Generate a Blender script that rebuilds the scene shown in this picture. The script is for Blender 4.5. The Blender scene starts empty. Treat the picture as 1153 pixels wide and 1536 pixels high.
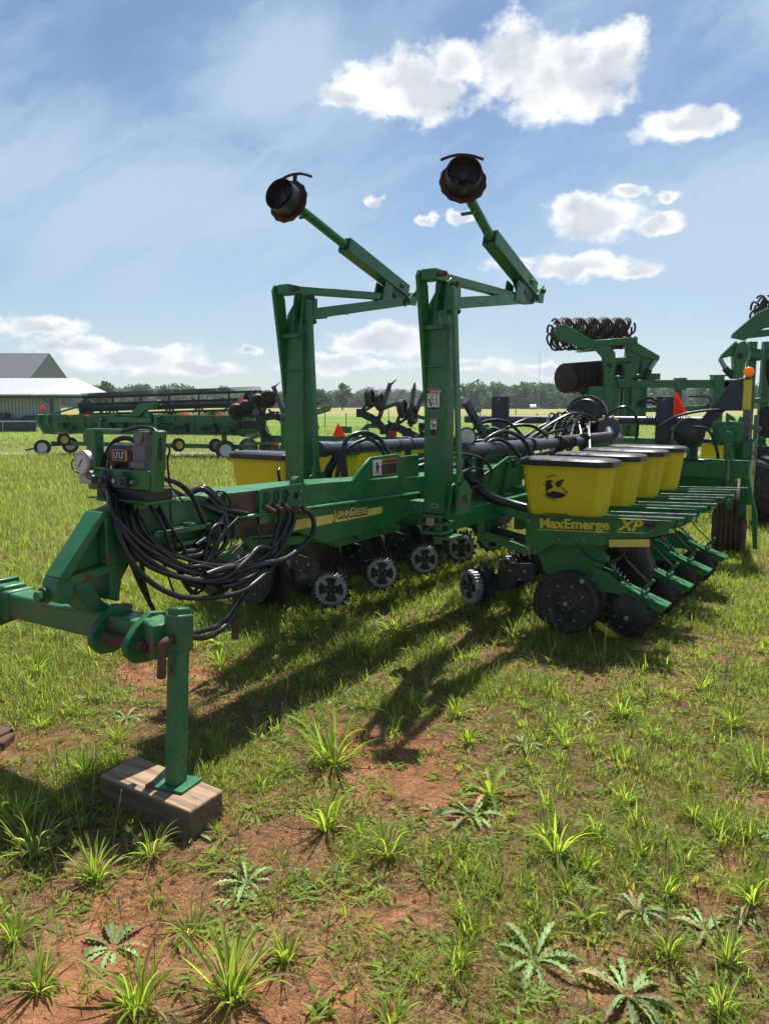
import bpy, math, random
import numpy as np
from mathutils import Vector, Matrix, noise as mnoise
R = math.radians
random.seed(7); rng = np.random.default_rng(11)
scn = bpy.context.scene
C = scn.collection

# ------------------------------------------------------------------ camera
cd = bpy.data.cameras.new("camera"); cam = bpy.data.objects.new("camera", cd); C.objects.link(cam)
cam.location = (0, 0, 1.7); cam.rotation_euler = (R(90 - 7.865), 0, 0)
cd.sensor_fit = 'VERTICAL'; cd.sensor_height = 36.0; cd.lens = 36.0 * 1180 / 1536
cd.clip_start = 0.05; cd.clip_end = 6000
scn.camera = cam
scn.view_settings.view_transform = 'Standard'; scn.view_settings.look = 'None'
scn.view_settings.gamma = 1.0; scn.view_settings.exposure = 0.85

# ------------------------------------------------------------------ sun and sky
SUN_EL, SUN_AZ = R(61), R(15)
sd = bpy.data.lights.new("sun", 'SUN'); sun = bpy.data.objects.new("sun", sd); C.objects.link(sun)
S = Vector((math.sin(SUN_AZ) * math.cos(SUN_EL), math.cos(SUN_AZ) * math.cos(SUN_EL), math.sin(SUN_EL)))
sun.rotation_euler = S.to_track_quat('Z', 'Y').to_euler(); sun.location = (20, 40, 60)
sd.energy = 4.2; sd.angle = R(0.5); sd.color = (1.0, 0.95, 0.87)

class NT:                                     # tiny helper to write node trees
    def __init__(s, nt): s.nt = nt
    def n(s, t, **kw):
        nd = s.nt.nodes.new(t)
        ins = kw.pop('i', {})
        for k, v in kw.items(): setattr(nd, k, v)
        for k, v in ins.items(): s.set(nd.inputs[k], v)
        return nd
    def set(s, sock, v):
        if isinstance(v, bpy.types.NodeSocket): s.nt.links.new(v, sock)
        elif isinstance(v, bpy.types.Node): s.nt.links.new(v.outputs[0], sock)
        else:
            if sock.type == 'RGBA' and len(v) == 3: v = (*v, 1)
            sock.default_value = v
    def m(s, op, a, b=0.0, c=None, clamp=False):
        nd = s.n('ShaderNodeMath', operation=op, use_clamp=clamp, i={0: a, 1: b})
        if c is not None: s.set(nd.inputs[2], c)
        return nd.outputs[0]
    def vm(s, op, a, b=(0, 0, 0)):
        nd = s.n('ShaderNodeVectorMath', operation=op, i={0: a, 1: b})
        return nd.outputs['Value'] if op in ('LENGTH', 'DOT_PRODUCT') else nd.outputs[0]
    def mix(s, f, a, b):
        nd = s.n('ShaderNodeMix', data_type='RGBA')
        s.set(nd.inputs['Factor'], f); s.set(nd.inputs[6], a); s.set(nd.inputs[7], b)
        return nd.outputs[2]
    def ramp(s, v, a, b, lo=0.0, hi=1.0):
        nd = s.n('ShaderNodeMapRange', interpolation_type='SMOOTHSTEP', i={0: v, 1: a, 2: b, 3: lo, 4: hi})
        return nd.outputs[0]
    def noise(s, v, sc, det=4.0, rough=0.55, dist=0.0):
        return s.n('ShaderNodeTexNoise', i={'Vector': v, 'Scale': sc, 'Detail': det, 'Roughness': rough, 'Distortion': dist}).outputs[0]

W = bpy.data.worlds.new("World"); scn.world = W; W.use_nodes = True
W.node_tree.nodes.clear(); k = NT(W.node_tree)
sky = k.n('ShaderNodeTexSky', sky_type='NISHITA', sun_disc=False, sun_elevation=SUN_EL, sun_rotation=SUN_AZ,
          altitude=100, air_density=1.0, dust_density=0.2, ozone_density=2.4)
dirn = k.n('ShaderNodeTexCoord').outputs['Generated']
sep = k.n('ShaderNodeSeparateXYZ', i={0: dirn})
az = k.m('ARCTAN2', sep.outputs[0], sep.outputs[1])
el = k.m('ARCSINE', sep.outputs[2])
P0 = k.n('ShaderNodeCombineXYZ', i={0: az, 1: el}).outputs[0]
# cumulus clouds as (azimuth, elevation, half width, half height) in degrees
CUM = [(8.0,22.0,3.3,2.5),(12.3,20.3,5.3,2.7),(15.4,21.1,2.5,2.1),(1.1,20.9,3.9,1.54),(5.1,21.8,2.9,1.72),(2.9,19.8,5.0,1.5),(-2.6,19.8,2.7,.76),(19.8,17.5,3.0,1.11),
       (21.2,17.7,1.4,.8),(14.5,12.2,3.9,1.4),(13.4,12.9,2.0,.98),(18.4,11.7,2.3,.61),(13.3,9.1,5.0,1.03),(9.5,9.7,2.0,.78),(17.0,8.7,1.9,.64),(16.8,13.6,1.2,.48),(18.9,13.2,1.0,.56),
       (-.6,13.7,.8,.38),(5.3,12.8,1.1,.51),(3.0,12.3,.8,.51),(-23.2,4.9,2.9,.85),(-21.2,3.7,3.4,.65),(-17.4,3.0,5.2,1.1),(-9.8,3.6,1.0,.41),(-13.0,2.4,4.0,.7),(-.8,4.3,5.0,1.15),
       (1.1,4.7,2.8,1.25),(-3.6,2.8,5.0,.8),(5.4,2.6,4.2,.6),(11.9,2.2,4.5,.6),(-33,22,5,2.5),(38,18,7,4),(-46,13,8,3),(52,9,9,2),(-80,20,12,5),(85,25,14,5)]
warp = k.n('ShaderNodeTexNoise', i={'Vector': P0, 'Scale': 26.0, 'Detail': 5.0, 'Roughness': 0.6}).outputs['Color']
wv = k.vm('MULTIPLY', k.vm('SUBTRACT', warp, (.5, .5, .5)), (.05, .035, 0))
PW = k.vm('ADD', P0, wv)
mask = None
for a, e, w, h in CUM:
    d = k.vm('LENGTH', k.vm('MULTIPLY', k.vm('SUBTRACT', PW, (R(a), R(e), 0)), (1 / R(w), 1 / R(h), 0)))
    d = k.m('SUBTRACT', 1.0, d)
    mask = d if mask is None else k.m('SMOOTH_MAX', mask, d, .25)
def cnoise(p): return k.noise(k.vm('MULTIPLY', p, (1, 1.35, 1)), 14.0, 9.0, 0.60)
n1 = cnoise(P0); n2 = cnoise(k.vm('ADD', P0, (.006, .016, 0)))
dens = k.m('ADD', mask, k.m('MULTIPLY', k.m('SUBTRACT', n1, .5), 2.3))
cum = k.ramp(dens, -.10, .50)
thick = k.ramp(dens, .35, 1.15)
n3 = k.noise(k.vm('ADD', P0, (.0, .02, 0)), 15.0, 2.5, .5); thick = k.ramp(k.m('ADD', mask, k.m('MULTIPLY', k.m('SUBTRACT', n3, .5), 2.2)), .05, .85)
lit = k.m('ADD', .97, k.m('MULTIPLY', k.m('SUBTRACT', n1, n2), 1.1), clamp=True)
lit = k.m('SUBTRACT', lit, k.m('MULTIPLY', thick, .66), clamp=True)
ccol = k.mix(lit, (.44, .50, .58), (1.0, 1.0, 1.0))
# thin cirrus veil
pc = k.vm('MULTIPLY', k.n('ShaderNodeVectorRotate', rotation_type='Z_AXIS', i={'Vector': PW, 'Angle': R(-28)}).outputs[0], (2.2, 7.5, 1))
ci = k.noise(pc, 1.6, 8.0, 0.6, 0.6)
veilmask = None
for a, e, w, h in [(-17,12.5,22,7.5),(-6,21,12,7),(22,11,20,8),(4,6,26,5),(30,24,12,5)]:
    d = k.m('SUBTRACT', 1.0, k.vm('LENGTH', k.vm('MULTIPLY', k.vm('SUBTRACT', PW, (R(a), R(e), 0)), (1 / R(w), 1 / R(h), 0))))
    d = k.m('MAXIMUM', d, 0.0)
    veilmask = d if veilmask is None else k.m('MAXIMUM', veilmask, d)
veil = k.m('MULTIPLY', k.ramp(k.m('ADD', ci, k.m('MULTIPLY', veilmask, .46)), .38, .93), .88)
hz = k.ramp(el, .0, .25, .45, 0.0)
veil = k.m('MAXIMUM', veil, hz)
vcol = (.60, .77, .95)
b1 = k.n('ShaderNodeBackground', i={'Color': sky.outputs[0], 'Strength': 0.058})
b2 = k.n('ShaderNodeBackground', i={'Color': vcol, 'Strength': 0.49})
b3 = k.n('ShaderNodeBackground', i={'Color': ccol, 'Strength': 0.64})
s1 = k.n('ShaderNodeMixShader', i={0: veil, 1: b1, 2: b2})
up = k.ramp(el, -.01, .02)
s2 = k.n('ShaderNodeMixShader', i={0: k.m('MULTIPLY', cum, up), 1: s1, 2: b3})
k.n('ShaderNodeOutputWorld', i={0: s2})

# ------------------------------------------------------------------ materials
MATS = {}
def mat(name, col, rough=.5, metal=0.0, var=.25, vscale=5.0, rust=0.0, rscale=5.0, rcol=(.10, .042, .02), bump=.0, bscale=60, trans=0.0, tcol=None, dust=0.0, spec=.5, coat=0.0):
    m = bpy.data.materials.new(name); m.use_nodes = True; m.node_tree.nodes.clear(); q = NT(m.node_tree)
    oc = q.n('ShaderNodeTexCoord').outputs['Object']
    rnd = q.n('ShaderNodeObjectInfo').outputs['Random']
    p = q.vm('ADD', oc, q.n('ShaderNodeCombineXYZ', i={0: q.m('MULTIPLY', rnd, 13.0), 1: q.m('MULTIPLY', rnd, 7.0)}).outputs[0])
    nz = q.noise(p, vscale, 6, .6)
    f = q.ramp(nz, .25, .75)
    lo = tuple(c * (1 - var) for c in col); hi = tuple(min(1, c * (1 + var)) for c in col)
    c = q.mix(f, lo, hi); rg = q.ramp(q.noise(p, vscale * 4, 5, .6), .3, .7, max(.04, rough - .1), min(1, rough + .14))
    if dust:
        dn = q.ramp(q.noise(p, vscale * 1.7, 8, .7), .42, .75)
        c = q.mix(q.m('MULTIPLY', dn, dust), c, (.27, .19, .12)); rg = q.m('ADD', rg, q.m('MULTIPLY', dn, .3 * dust), clamp=True)
    mt = metal
    if rust:
        rn = q.noise(p, rscale, 9, .68); rm = q.ramp(rn, .68 - rust * .25, .70 - rust * .22)
        rc = q.mix(q.noise(p, rscale * 9, 4), rcol, tuple(x * 2.2 for x in rcol))
        c = q.mix(rm, c, rc); rg = q.m('MAXIMUM', rg, q.m('MULTIPLY', rm, .85)); mt = q.m('MULTIPLY', metal, q.m('SUBTRACT', 1.0, rm))
    b = q.n('ShaderNodeBsdfPrincipled', i={'Base Color': c, 'Roughness': rg, 'Metallic': mt, 'Specular IOR Level': spec, 'Coat Weight': coat})
    if bump:
        bn = q.n('ShaderNodeBump', i={'Strength': bump, 'Distance': .004, 'Height': q.noise(p, bscale, 6, .6)})
        q.set(b.inputs['Normal'], bn.outputs[0])
    sh = b.outputs[0]
    if trans:
        t = q.n('ShaderNodeBsdfTranslucent', i={'Color': tcol or col})
        sh = q.n('ShaderNodeMixShader', i={0: trans, 1: sh, 2: t}).outputs[0]
    q.n('ShaderNodeOutputMaterial', i={0: sh}); MATS[name] = m
    return m
G = mat('green_paint', (.014, .155, .044), .33, var=.22, rust=.06, dust=.12, bump=.12, bscale=40)
GR = mat('worn_green_paint', (.014, .145, .050), .4, var=.3, rust=.36, dust=.26, rscale=5, bump=.2, bscale=50)
GB = mat('bright_green_paint', (.014, .165, .048), .36, var=.2, dust=.15)
YH = mat('yellow_plastic', (.84, .72, .045), .42, var=.10, vscale=2.5, dust=.10, bump=.06, bscale=90, trans=.46, tcol=(.95, .84, .05))
YP = mat('yellow_paint', (.80, .62, .05), .5, var=.1, dust=.2)
YD = mat('yellow_decal', (.74, .62, .12), .5, var=.12, dust=.15)
BK = mat('black_plastic', (.018, .019, .022), .36, var=.3, dust=.12)
BP = mat('black_painted_steel', (.014, .016, .021), .38, var=.3, dust=.12, rust=.06)
RB = mat('rubber', (.016, .016, .017), .55, var=.3, dust=.25, bump=.1)
RT = mat('dusty_rubber', (.035, .03, .027), .8, var=.3, dust=.55, bump=.2)
HS = mat('hose_rubber', (.009, .010, .013), .33, var=.4, dust=.03)
RS = mat('rusty_steel', (.095, .052, .032), .85, var=.5, vscale=9, bump=.4, bscale=70)
DR = mat('dark_rust', (.045, .022, .017), .7, var=.5, vscale=8, bump=.3, bscale=60)
SV = mat('silver_steel', (.36, .37, .39), .36, metal=.8, var=.2, dust=.12)
BO = mat('bolt_steel', (.38, .37, .35), .42, metal=.7, var=.2)
GY = mat('grey_casting', (.13, .14, .155), .5, var=.2, dust=.15)
PB = mat('slate_pipe', (.05, .062, .082), .38, var=.2, dust=.2)
NV = mat('slate_paint', (.035, .045, .062), .45, var=.2, dust=.1)
WH = mat('white_label', (.72, .72, .70), .5, var=.06, dust=.1)
INK = mat('black_ink', (.012, .012, .013), .5, var=.1)
OR = mat('orange_label', (.62, .22, .04), .5, var=.1)
MR = mat('maroon_label', (.38, .05, .03), .5, var=.1)
RE = mat('red_reflector', (1.0, .10, .02), .4, var=.06, trans=.45, tcol=(1, .16, .04))
AM = mat('amber_lens', (.9, .36, .02), .12, var=.08, trans=.55, tcol=(1, .45, .03))
GL = mat('glass_face', (.6, .62, .62), .12, var=.05)
MRU = mat('marker_rust', (.075, .031, .022), .75, var=.5, vscale=8, bump=.3, bscale=60)
WD = mat('weathered_wood_shaded_sides', (.30, .20, .12), .85, var=.3, vscale=3)
q = NT(WD.node_tree); oc = q.n('ShaderNodeTexCoord').outputs['Object']; pb = next(n for n in WD.node_tree.nodes if n.type == 'BSDF_PRINCIPLED')
g1 = q.noise(q.vm('MULTIPLY', oc, (38, 2.2, 60)), 1.0, 7, .65, .4); g2 = q.noise(oc, 7, 6, .6)
wc = q.mix(q.ramp(g1, .35, .65), (.20,.13,.08), (.42,.29,.18)); wc = q.mix(q.ramp(g2, .5, .72, 0, .6), wc, (.10,.07,.055)); wc = q.mix(q.ramp(q.n('ShaderNodeSeparateXYZ', i={0: oc}).outputs[2], .11, .125), q.mix(.68, wc, (.05,.034,.025)), wc)  # grain and random blotches; sides below the top edge carry painted-in shade
q.set(pb.inputs['Base Color'], wc); q.set(pb.inputs['Normal'], q.n('ShaderNodeBump', i={'Strength': .6, 'Distance': .004, 'Height': g1}).outputs[0])
BR = mat('brass', (.30, .2, .08), .4, metal=.6)

# ------------------------------------------------------------------ mesh building
class MB:
    def __init__(s): s.v = []; s.f = []; s.mi = []; s.cur = 0
    def add(s, vs, fs):
        b = len(s.v); s.v.extend([tuple(v) for v in vs])
        for f in fs: s.f.append(tuple(b + i for i in f)); s.mi.append(s.cur)
        return s
    def m(s, i): s.cur = i; return s
    def box(s, lo, hi):
        x0, y0, z0 = lo; x1, y1, z1 = hi
        return s.add([(x0,y0,z0),(x1,y0,z0),(x1,y1,z0),(x0,y1,z0),(x0,y0,z1),(x1,y0,z1),(x1,y1,z1),(x0,y1,z1)],
                     [(0,3,2,1),(4,5,6,7),(0,1,5,4),(1,2,6,5),(2,3,7,6),(3,0,4,7)])
    def cb(s, c, size): return s.box([c[i]-size[i]/2 for i in range(3)], [c[i]+size[i]/2 for i in range(3)])
    def beam(s, p0, p1, w, h, up=(0,0,1), w1=None, h1=None):
        p0 = Vector(p0); p1 = Vector(p1); d = (p1-p0).normalized(); up = Vector(up)
        if abs(d.dot(up)) > .98: up = Vector((1,0,0))
        sd_ = d.cross(up).normalized(); u_ = sd_.cross(d).normalized(); w1 = w1 or w; h1 = h1 or h
        vs = [p + sd_*(a*ww/2) + u_*(b*hh/2) for p, ww, hh in ((p0,w,h),(p1,w1,h1)) for a, b in ((-1,-1),(1,-1),(1,1),(-1,1))]
        return s.add(vs, [(3,2,1,0),(4,5,6,7),(0,1,5,4),(1,2,6,5),(2,3,7,6),(3,0,4,7)])
    def prism(s, pts, d):
        n = len(pts); d = Vector(d); a = [Vector(p) for p in pts]; vs = a + [p + d for p in a]
        nrm = Vector((0,0,0))
        for i in range(n): nrm += a[i].cross(a[(i+1) % n])
        fl = nrm.dot(d) > 0
        f0 = tuple(range(n)); f1 = tuple(range(n, 2*n))
        fs = [f0[::-1] if fl else f0, f1 if fl else f1[::-1]]
        for i in range(n):
            j = (i+1) % n; q = (i, j, n+j, n+i); fs.append(q if fl else q[::-1])
        return s.add(vs, fs)
    def xz(s, pts, y0, y1): return s.prism([(x, y0, z) for x, z in pts], (0, y1-y0, 0))
    def yz(s, pts, x0, x1): return s.prism([(x0, y, z) for y, z in pts], (x1-x0, 0, 0))
    def lathe(s, prof, c, ax, n=24, wave=0, wn=0, cap=True):     # prof: [(radius, height along ax)]
        c = Vector(c); ax = Vector(ax).normalized(); t = Vector((0,0,1)) if abs(ax.z) < .9 else Vector((1,0,0))
        a = ax.cross(t).normalized(); b = ax.cross(a)
        vs = []; fs = []
        for r, h in prof:
            for i in range(n):
                an = 2*math.pi*i/n; rr = r*(1 + wave*math.cos(wn*an)) if r > 0 else 0
                vs.append(c + ax*h + a*(rr*math.cos(an)) + b*(rr*math.sin(an)))
        m = len(prof)
        for j in range(m-1):
            for i in range(n):
                i2 = (i+1) % n; fs.append((j*n+i, j*n+i2, (j+1)*n+i2, (j+1)*n+i))
        if cap: fs.append(tuple(range(n))[::-1]); fs.append(tuple(range((m-1)*n, m*n)))
        return s.add(vs, fs)
    def cyl(s, p0, p1, r, n=12, r1=None):
        p0 = Vector(p0); p1 = Vector(p1)
        return s.lathe([(r, 0), (r1 or r, (p1-p0).length)], p0, p1-p0, n)
    def tube(s, pts, r, n=8, smooth=4, closed=False):
        P = [Vector(p) for p in pts]
        if smooth and len(P) > 2:
            Q = []
            for i in range(len(P)-1):
                a = P[max(i-1,0)]; b = P[i]; c = P[i+1]; d = P[min(i+2,len(P)-1)]
                for j in range(smooth):
                    t = j/smooth
                    Q.append(.5*((2*b) + (c-a)*t + (2*a-5*b+4*c-d)*t*t + (3*b-a-3*c+d)*t**3))
            P = Q + [P[-1]]
        up = Vector((.3,.5,.8)); vs = []; fs = []
        for i, p in enumerate(P):
            t = (P[min(i+1,len(P)-1)] - P[max(i-1,0)]).normalized()
            a = t.cross(up).normalized(); b = t.cross(a).normalized(); up = -b if False else a.cross(t)
            for q in range(n):
                an = 2*math.pi*q/n; vs.append(p + a*(r*math.cos(an)) + b*(r*math.sin(an)))
        for i in range(len(P)-1):
            for q in range(n):
                q2 = (q+1) % n; fs.append((i*n+q, i*n+q2, (i+1)*n+q2, (i+1)*n+q))
        fs.append(tuple(range(n))[::-1]); fs.append(tuple(range((len(P)-1)*n, len(P)*n)))
        return s.add(vs, fs)
    def build(s, name, mats, parent=None, bevel=0.0, loc=(0,0,0), seg=2, angle=38):
        me = bpy.data.meshes.new(name); me.from_pydata(s.v, [], s.f)
        if not isinstance(mats, (list, tuple)): mats = [mats]
        for m in mats: me.materials.append(m)
        me.polygons.foreach_set('material_index', s.mi)
        me.polygons.foreach_set('use_smooth', [True]*len(s.f))
        me.update(); me.set_sharp_from_angle(angle=R(angle))
        o = bpy.data.objects.new(name, me); C.objects.link(o); o.location = loc
        if parent: o.parent = parent
        if bevel:
            b = o.modifiers.new('bevel', 'BEVEL'); b.width = bevel; b.segments = seg; b.limit_method = 'ANGLE'; b.angle_limit = R(40); b.harden_normals = False
        return o
def tag(o, label, cat, group=None, kind=None):
    if label: o['label'] = label
    if cat: o['category'] = cat
    if group: o['group'] = group
    if kind: o['kind'] = kind
    return o
def empty(name, loc, rz=0.0):
    o = bpy.data.objects.new(name, None); C.objects.link(o); o.location = loc; o.rotation_euler = (0, 0, rz); o.empty_display_size = .1
    return o
def copy_tree(o, parent=None):
    c = o.copy(); C.objects.link(c)
    if parent: c.parent = parent
    for ch in list(o.children): copy_tree(ch, c)
    return c
def curve_mesh(cu, name, m, parent, M):
    tmp = bpy.data.objects.new('tmp', cu); C.objects.link(tmp)
    bpy.context.view_layer.update()
    me = bpy.data.meshes.new_from_object(tmp.evaluated_get(bpy.context.evaluated_depsgraph_get()))
    bpy.data.objects.remove(tmp); me.transform(M); me.materials.clear(); me.materials.append(m)
    o = bpy.data.objects.new(name, me); C.objects.link(o)
    if parent: o.parent = parent
    return o
def frame(org, xd, ud):
    xd = Vector(xd).normalized(); ud = Vector(ud); nd = xd.cross(ud).normalized(); ud = nd.cross(xd).normalized()
    return Matrix(((xd.x,ud.x,nd.x,org[0]),(xd.y,ud.y,nd.y,org[1]),(xd.z,ud.z,nd.z,org[2]),(0,0,0,1)))
def text(body, size, M, m, parent, name='lettering', sx=1.0, bold=0.0, ext=.0012, shear=0.0):
    cu = bpy.data.curves.new(name, 'FONT'); cu.body = body; cu.size = size; cu.extrude = ext; cu.offset = bold; cu.shear = shear; cu.resolution_u = 3
    return curve_mesh(cu, name, m, parent, M @ Matrix.Diagonal((sx, 1, 1, 1)))
def plate2d(outer, holes, th, M, name, m, parent):
    cu = bpy.data.curves.new(name, 'CURVE'); cu.dimensions = '2D'; cu.fill_mode = 'BOTH'; cu.extrude = th/2
    for poly in [outer] + holes:
        sp = cu.splines.new('POLY'); sp.points.add(len(poly)-1)
        for p, q in zip(sp.points, poly): p.co = (q[0], q[1], 0, 1)
        sp.use_cyclic_u = True
    return curve_mesh(cu, name, m, parent, M)
def circ(x, y, r, n=14, ry=None): return [(x + r*math.cos(2*math.pi*i/n), y + (ry or r)*math.sin(2*math.pi*i/n)) for i in range(n)]

# ------------------------------------------------------------------ the planter in front (x along the tongue, y to its left, z up)
PHI = R(33.5); YC = .13
pl = tag(empty('planter', (-1.346, 3.53, 0), R(90) - PHI),
         'large green folded row-crop planter with yellow seed hoppers, long tongue and two raised marker arms', 'planter')

# hitch: cross bar, lugs, jack
b = MB(); b.beam((0, 1.35, .70), (0, -.44, .715), .13, .125); b.xz([(-.075,.63),(.075,.63),(.075,.78),(-.075,.78)], .56, .64)
b.xz([(-.07,.77),(.06,.77),(.06,.80),(-.07,.80)], .60, .82)
o = b.build('hitch_crossbar', GR, pl, .014)
for y0 in (-.20, -.43):
    b = MB(); b.xz([(.07,.80),(-.02,.815),(-.10,.765),(-.155,.70),(-.15,.655),(-.11,.61),(-.04,.60),(.07,.63)], y0, y0+.035)
    b.build('hitch_lug', GR, o, .006)
for y0 in (.68, .9):
    b = MB(); b.xz([(.07,.82),(-.06,.82),(-.15,.73),(-.15,.64),(-.08,.58),(.07,.60)], y0, y0+.035); b.build('hitch_lug', GR, o, .006)
b = MB(); b.cyl((-.085,-.47,.685),(-.085,-.14,.685),.026,16); b.cyl((-.085,-.49,.685),(-.085,-.46,.685),.019,12); b.build('hitch_pin', RS, o)
b = MB(); b.beam((-.06,-.55,.715),(0,-.40,.72),.10,.15)
b.build('jack_arm', GR, pl, .01)
JT = Vector((0,-.585,.84)); JB = Vector((-.105,-.645,.135)); JD = (JT-JB)
b = MB(); b.beam(JB+JD*.77, JB+JD*.98, .088, .088, (1,0,0)); b.beam(JB+JD*.97, JB+JD*1.02, .070, .070, (1,0,0)); js = b.build('jack_sleeve', GR, pl, .008)
b = MB(); b.beam(JB, JB+JD*.8, .066, .066, (1,0,0)); b.m(1)
for t in (.20,.66):
    p = JB+JD*t; b.cyl(p+Vector((-.034,-.003,0)), p+Vector((.034,0,0)), .010, 10)
jl = b.build('jack_leg', [GR, INK], pl, .006)
b = MB(); b.prism([(-.195,-.56,.131),(-.155,-.735,.131),(-.02,-.715,.131),(-.06,-.55,.131)], (0,0,.012)); b.build('foot_plate', GR, jl, .002)
b = MB(); p = JB+JD*.85; b.tube([p+Vector((.02,.0,.0)), p+Vector((-.07,-.01,.0)), p+Vector((-.095,-.008,-.03)), p+Vector((-.10,0,-.15))], .019, 10); b.build('jack_pin', RS, js)
b = MB(); p = JB+JD*.9; b.cyl(p+Vector((-.01,-.0455,-.02)), p+Vector((-.01,.04,-.02)), .008, 8); b.build('sleeve_hole', INK, js)

# hitch casting
b = MB(); cy0, cy1 = -.135, -.02
b.prism([(-.245,cy0,.965),(-.02,cy0,1.225),(.05,cy0,1.225),(.05,cy0,1.195),(.0,cy0,1.192),(-.205,cy0,.945)], (0,cy1-cy0,0))
lug = [(-.244,.966),(-.258,.935),(-.262,.885),(-.24,.853),(-.205,.848),(-.180,.865),(-.175,.94),(-.20,.955)]
b.xz(lug, cy0+.002, cy1-.002)
b.xz([(-.215,.915),(.10,.955),(.10,.99),(-.2,.965)], cy0+.004, cy1-.004)
b.xz([(-.01,.98),(.05,.985),(.05,1.20),(-.01,1.195)], cy0-.006, cy1+.02)
b.xz([(-.22,.95),(-.01,.98),(-.01,1.19),(-.02,1.2)], -.085, -.06)
b.xz([(.02,.95),(.13,.965),(.08,.90),(.06,.80),(.01,.82)], -.12, .02)
b.xz([(-.18,.94),(-.06,.945),(-.07,.90),(-.03,.83),(.03,.77),(-.06,.765),(-.12,.82)], -.115, .04)
b.build('hitch_casting', GR, pl, .009)
b = MB(); b.cyl((-.30,-.045,.885),(-.25,-.045,.885),.026,6); b.cyl((-.272,-.045,.885),(-.258,-.045,.885),.038,16); b.build('pivot_bolt', GR, pl)
b = MB(); b.prism([(-.07,.30,.765),(.07,.30,.765),(.07,-.17,.785),(-.07,-.17,.785)], (0,0,-.02)); b.build('saddle_plate', GR, pl, .008)

# tongue
b = MB(); b.xz([(.04,1.19),(.14,1.215),(.30,1.262),(.44,1.245),(.9,1.225),(.9,.985),(.15,.960),(.04,.965)], -.13, .11)
tg = b.build('tongue_beam', GR, pl, .02)
b = MB(); b.xz([(.22,1.105),(.58,1.105),(.58,1.08),(.22,1.08)], -.19, -.125); b.xz([(.32,1.035),(.60,1.035),(.60,1.015),(.32,1.015)], -.19, -.125); b.cyl((.46,-.16,1.105),(.46,-.16,1.12),.035,6); b.build('guide_rail', GR, tg, .003)
b = MB(); b.xz([(.72,1.115),(.72,1.238),(1.6,1.222),(3.0,1.16),(6.9,1.12),(6.9,.98),(3.0,1.04)], -.15, .12); b.m(1); b.xz([(.74,1.13),(.74,1.225),(.95,1.222),(.95,1.13)], -.1515, -.149); o = b.build('telescoping_tube', [G, RS], pl, .016)
b = MB(); b.xz([(.78,.995),(.78,1.105),(2.62,1.062),(2.62,.94),(2.3,.86),(1.55,.85),(1.3,.955)], -.158, .21)
b.xz([(.78,1.115),(2.62,1.072),(2.62,1.052),(.78,1.095)], -.192, .24)
ch = b.build('tongue_channel', G, pl, .008)
b = MB(); b.xz([(.79,1.085),(.79,1.0),(1.17,.972),(1.17,1.078)], -.1615, -.158); b.build('rusted_patch', RS, ch)
b = MB(); b.xz([(1.0,.955),(1.85,.885),(1.85,.835),(1.0,.90)], -.12, -.06); b.xz([(1.6,.86),(2.5,.84),(2.5,.80),(1.75,.79)], -.10, -.05); b.cyl((1.95,-.13,.84),(1.95,-.08,.84),.022,10); b.build('draft_link', G, pl, .006)
# decal strip and lettering
b = MB(); b.xz([(1.22,1.033),(2.17,1.011),(2.17,.966),(1.22,.972)], -.1605, -.158); b.build('stripe_decal', YD, ch)
def sidetext(bd, x, z, size, y, m, dz=-.02, **kw): return text(bd, size, frame((x, y, z), (1,0,dz), (0,0,1)), m, ch, **kw)
for dx, dz_, y, m, bo in ((.004,-.004,-.1620,INK,.0065),(0,0,-.1642,YD,.0012)):
    sidetext('J', 1.625+dx, .996+dz_, .076, y, m, sx=1.05, bold=bo); sidetext('OHN', 1.660+dx, .996+dz_, .060, y, m, sx=1.05, bold=bo)
    sidetext('D', 1.800+dx, .992+dz_, .076, y, m, sx=1.05, bold=bo); sidetext('EERE', 1.856+dx, .991+dz_, .060, y, m, sx=1.05, bold=bo)
# hose bracket
M = frame((0,-.175,0), (1,0,-.012), (0,0,1))
holes = []
for hx in (.985,1.065,1.145):
    holes.append([(hx-.012,1.145),(hx-.012,1.17)] + [(hx+.030*math.cos(a),1.203+.034*math.sin(a)) for a in [R(220-i*26) for i in range(11)]] + [(hx+.012,1.17),(hx+.012,1.145)])
holes.append(circ(1.235,1.19,.022))
hb = plate2d([(.93,1.06),(.93,1.24),(.95,1.252),(1.30,1.257),(1.34,1.245),(1.34,1.10),(1.30,1.06)], holes, .012, M, 'hose_bracket', GR, pl)
b = MB(); b.cyl((1.32,-.15,1.235),(1.32,-.11,1.235),.045,16); b.build('bracket_cap', GR, hb)
for x in (1.29,1.27):
    b = MB(); b.cyl((x,-.188,1.155 if x<1.28 else 1.2),(x,-.168,1.155 if x<1.28 else 1.2),.007,8); b.build('rivet', BO, hb)
for x, z in ((.99,1.138),(1.07,1.133),(1.145,1.128),(1.235,1.105)):
    b = MB(); b.cyl((x,-.185,z),(x+.05,-.205,z-.03),.014,10); b.cyl((x-.015,-.18,z+.01),(x+.01,-.19,z),.018,6); b.build('hose_fitting', RS, hb)

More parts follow.
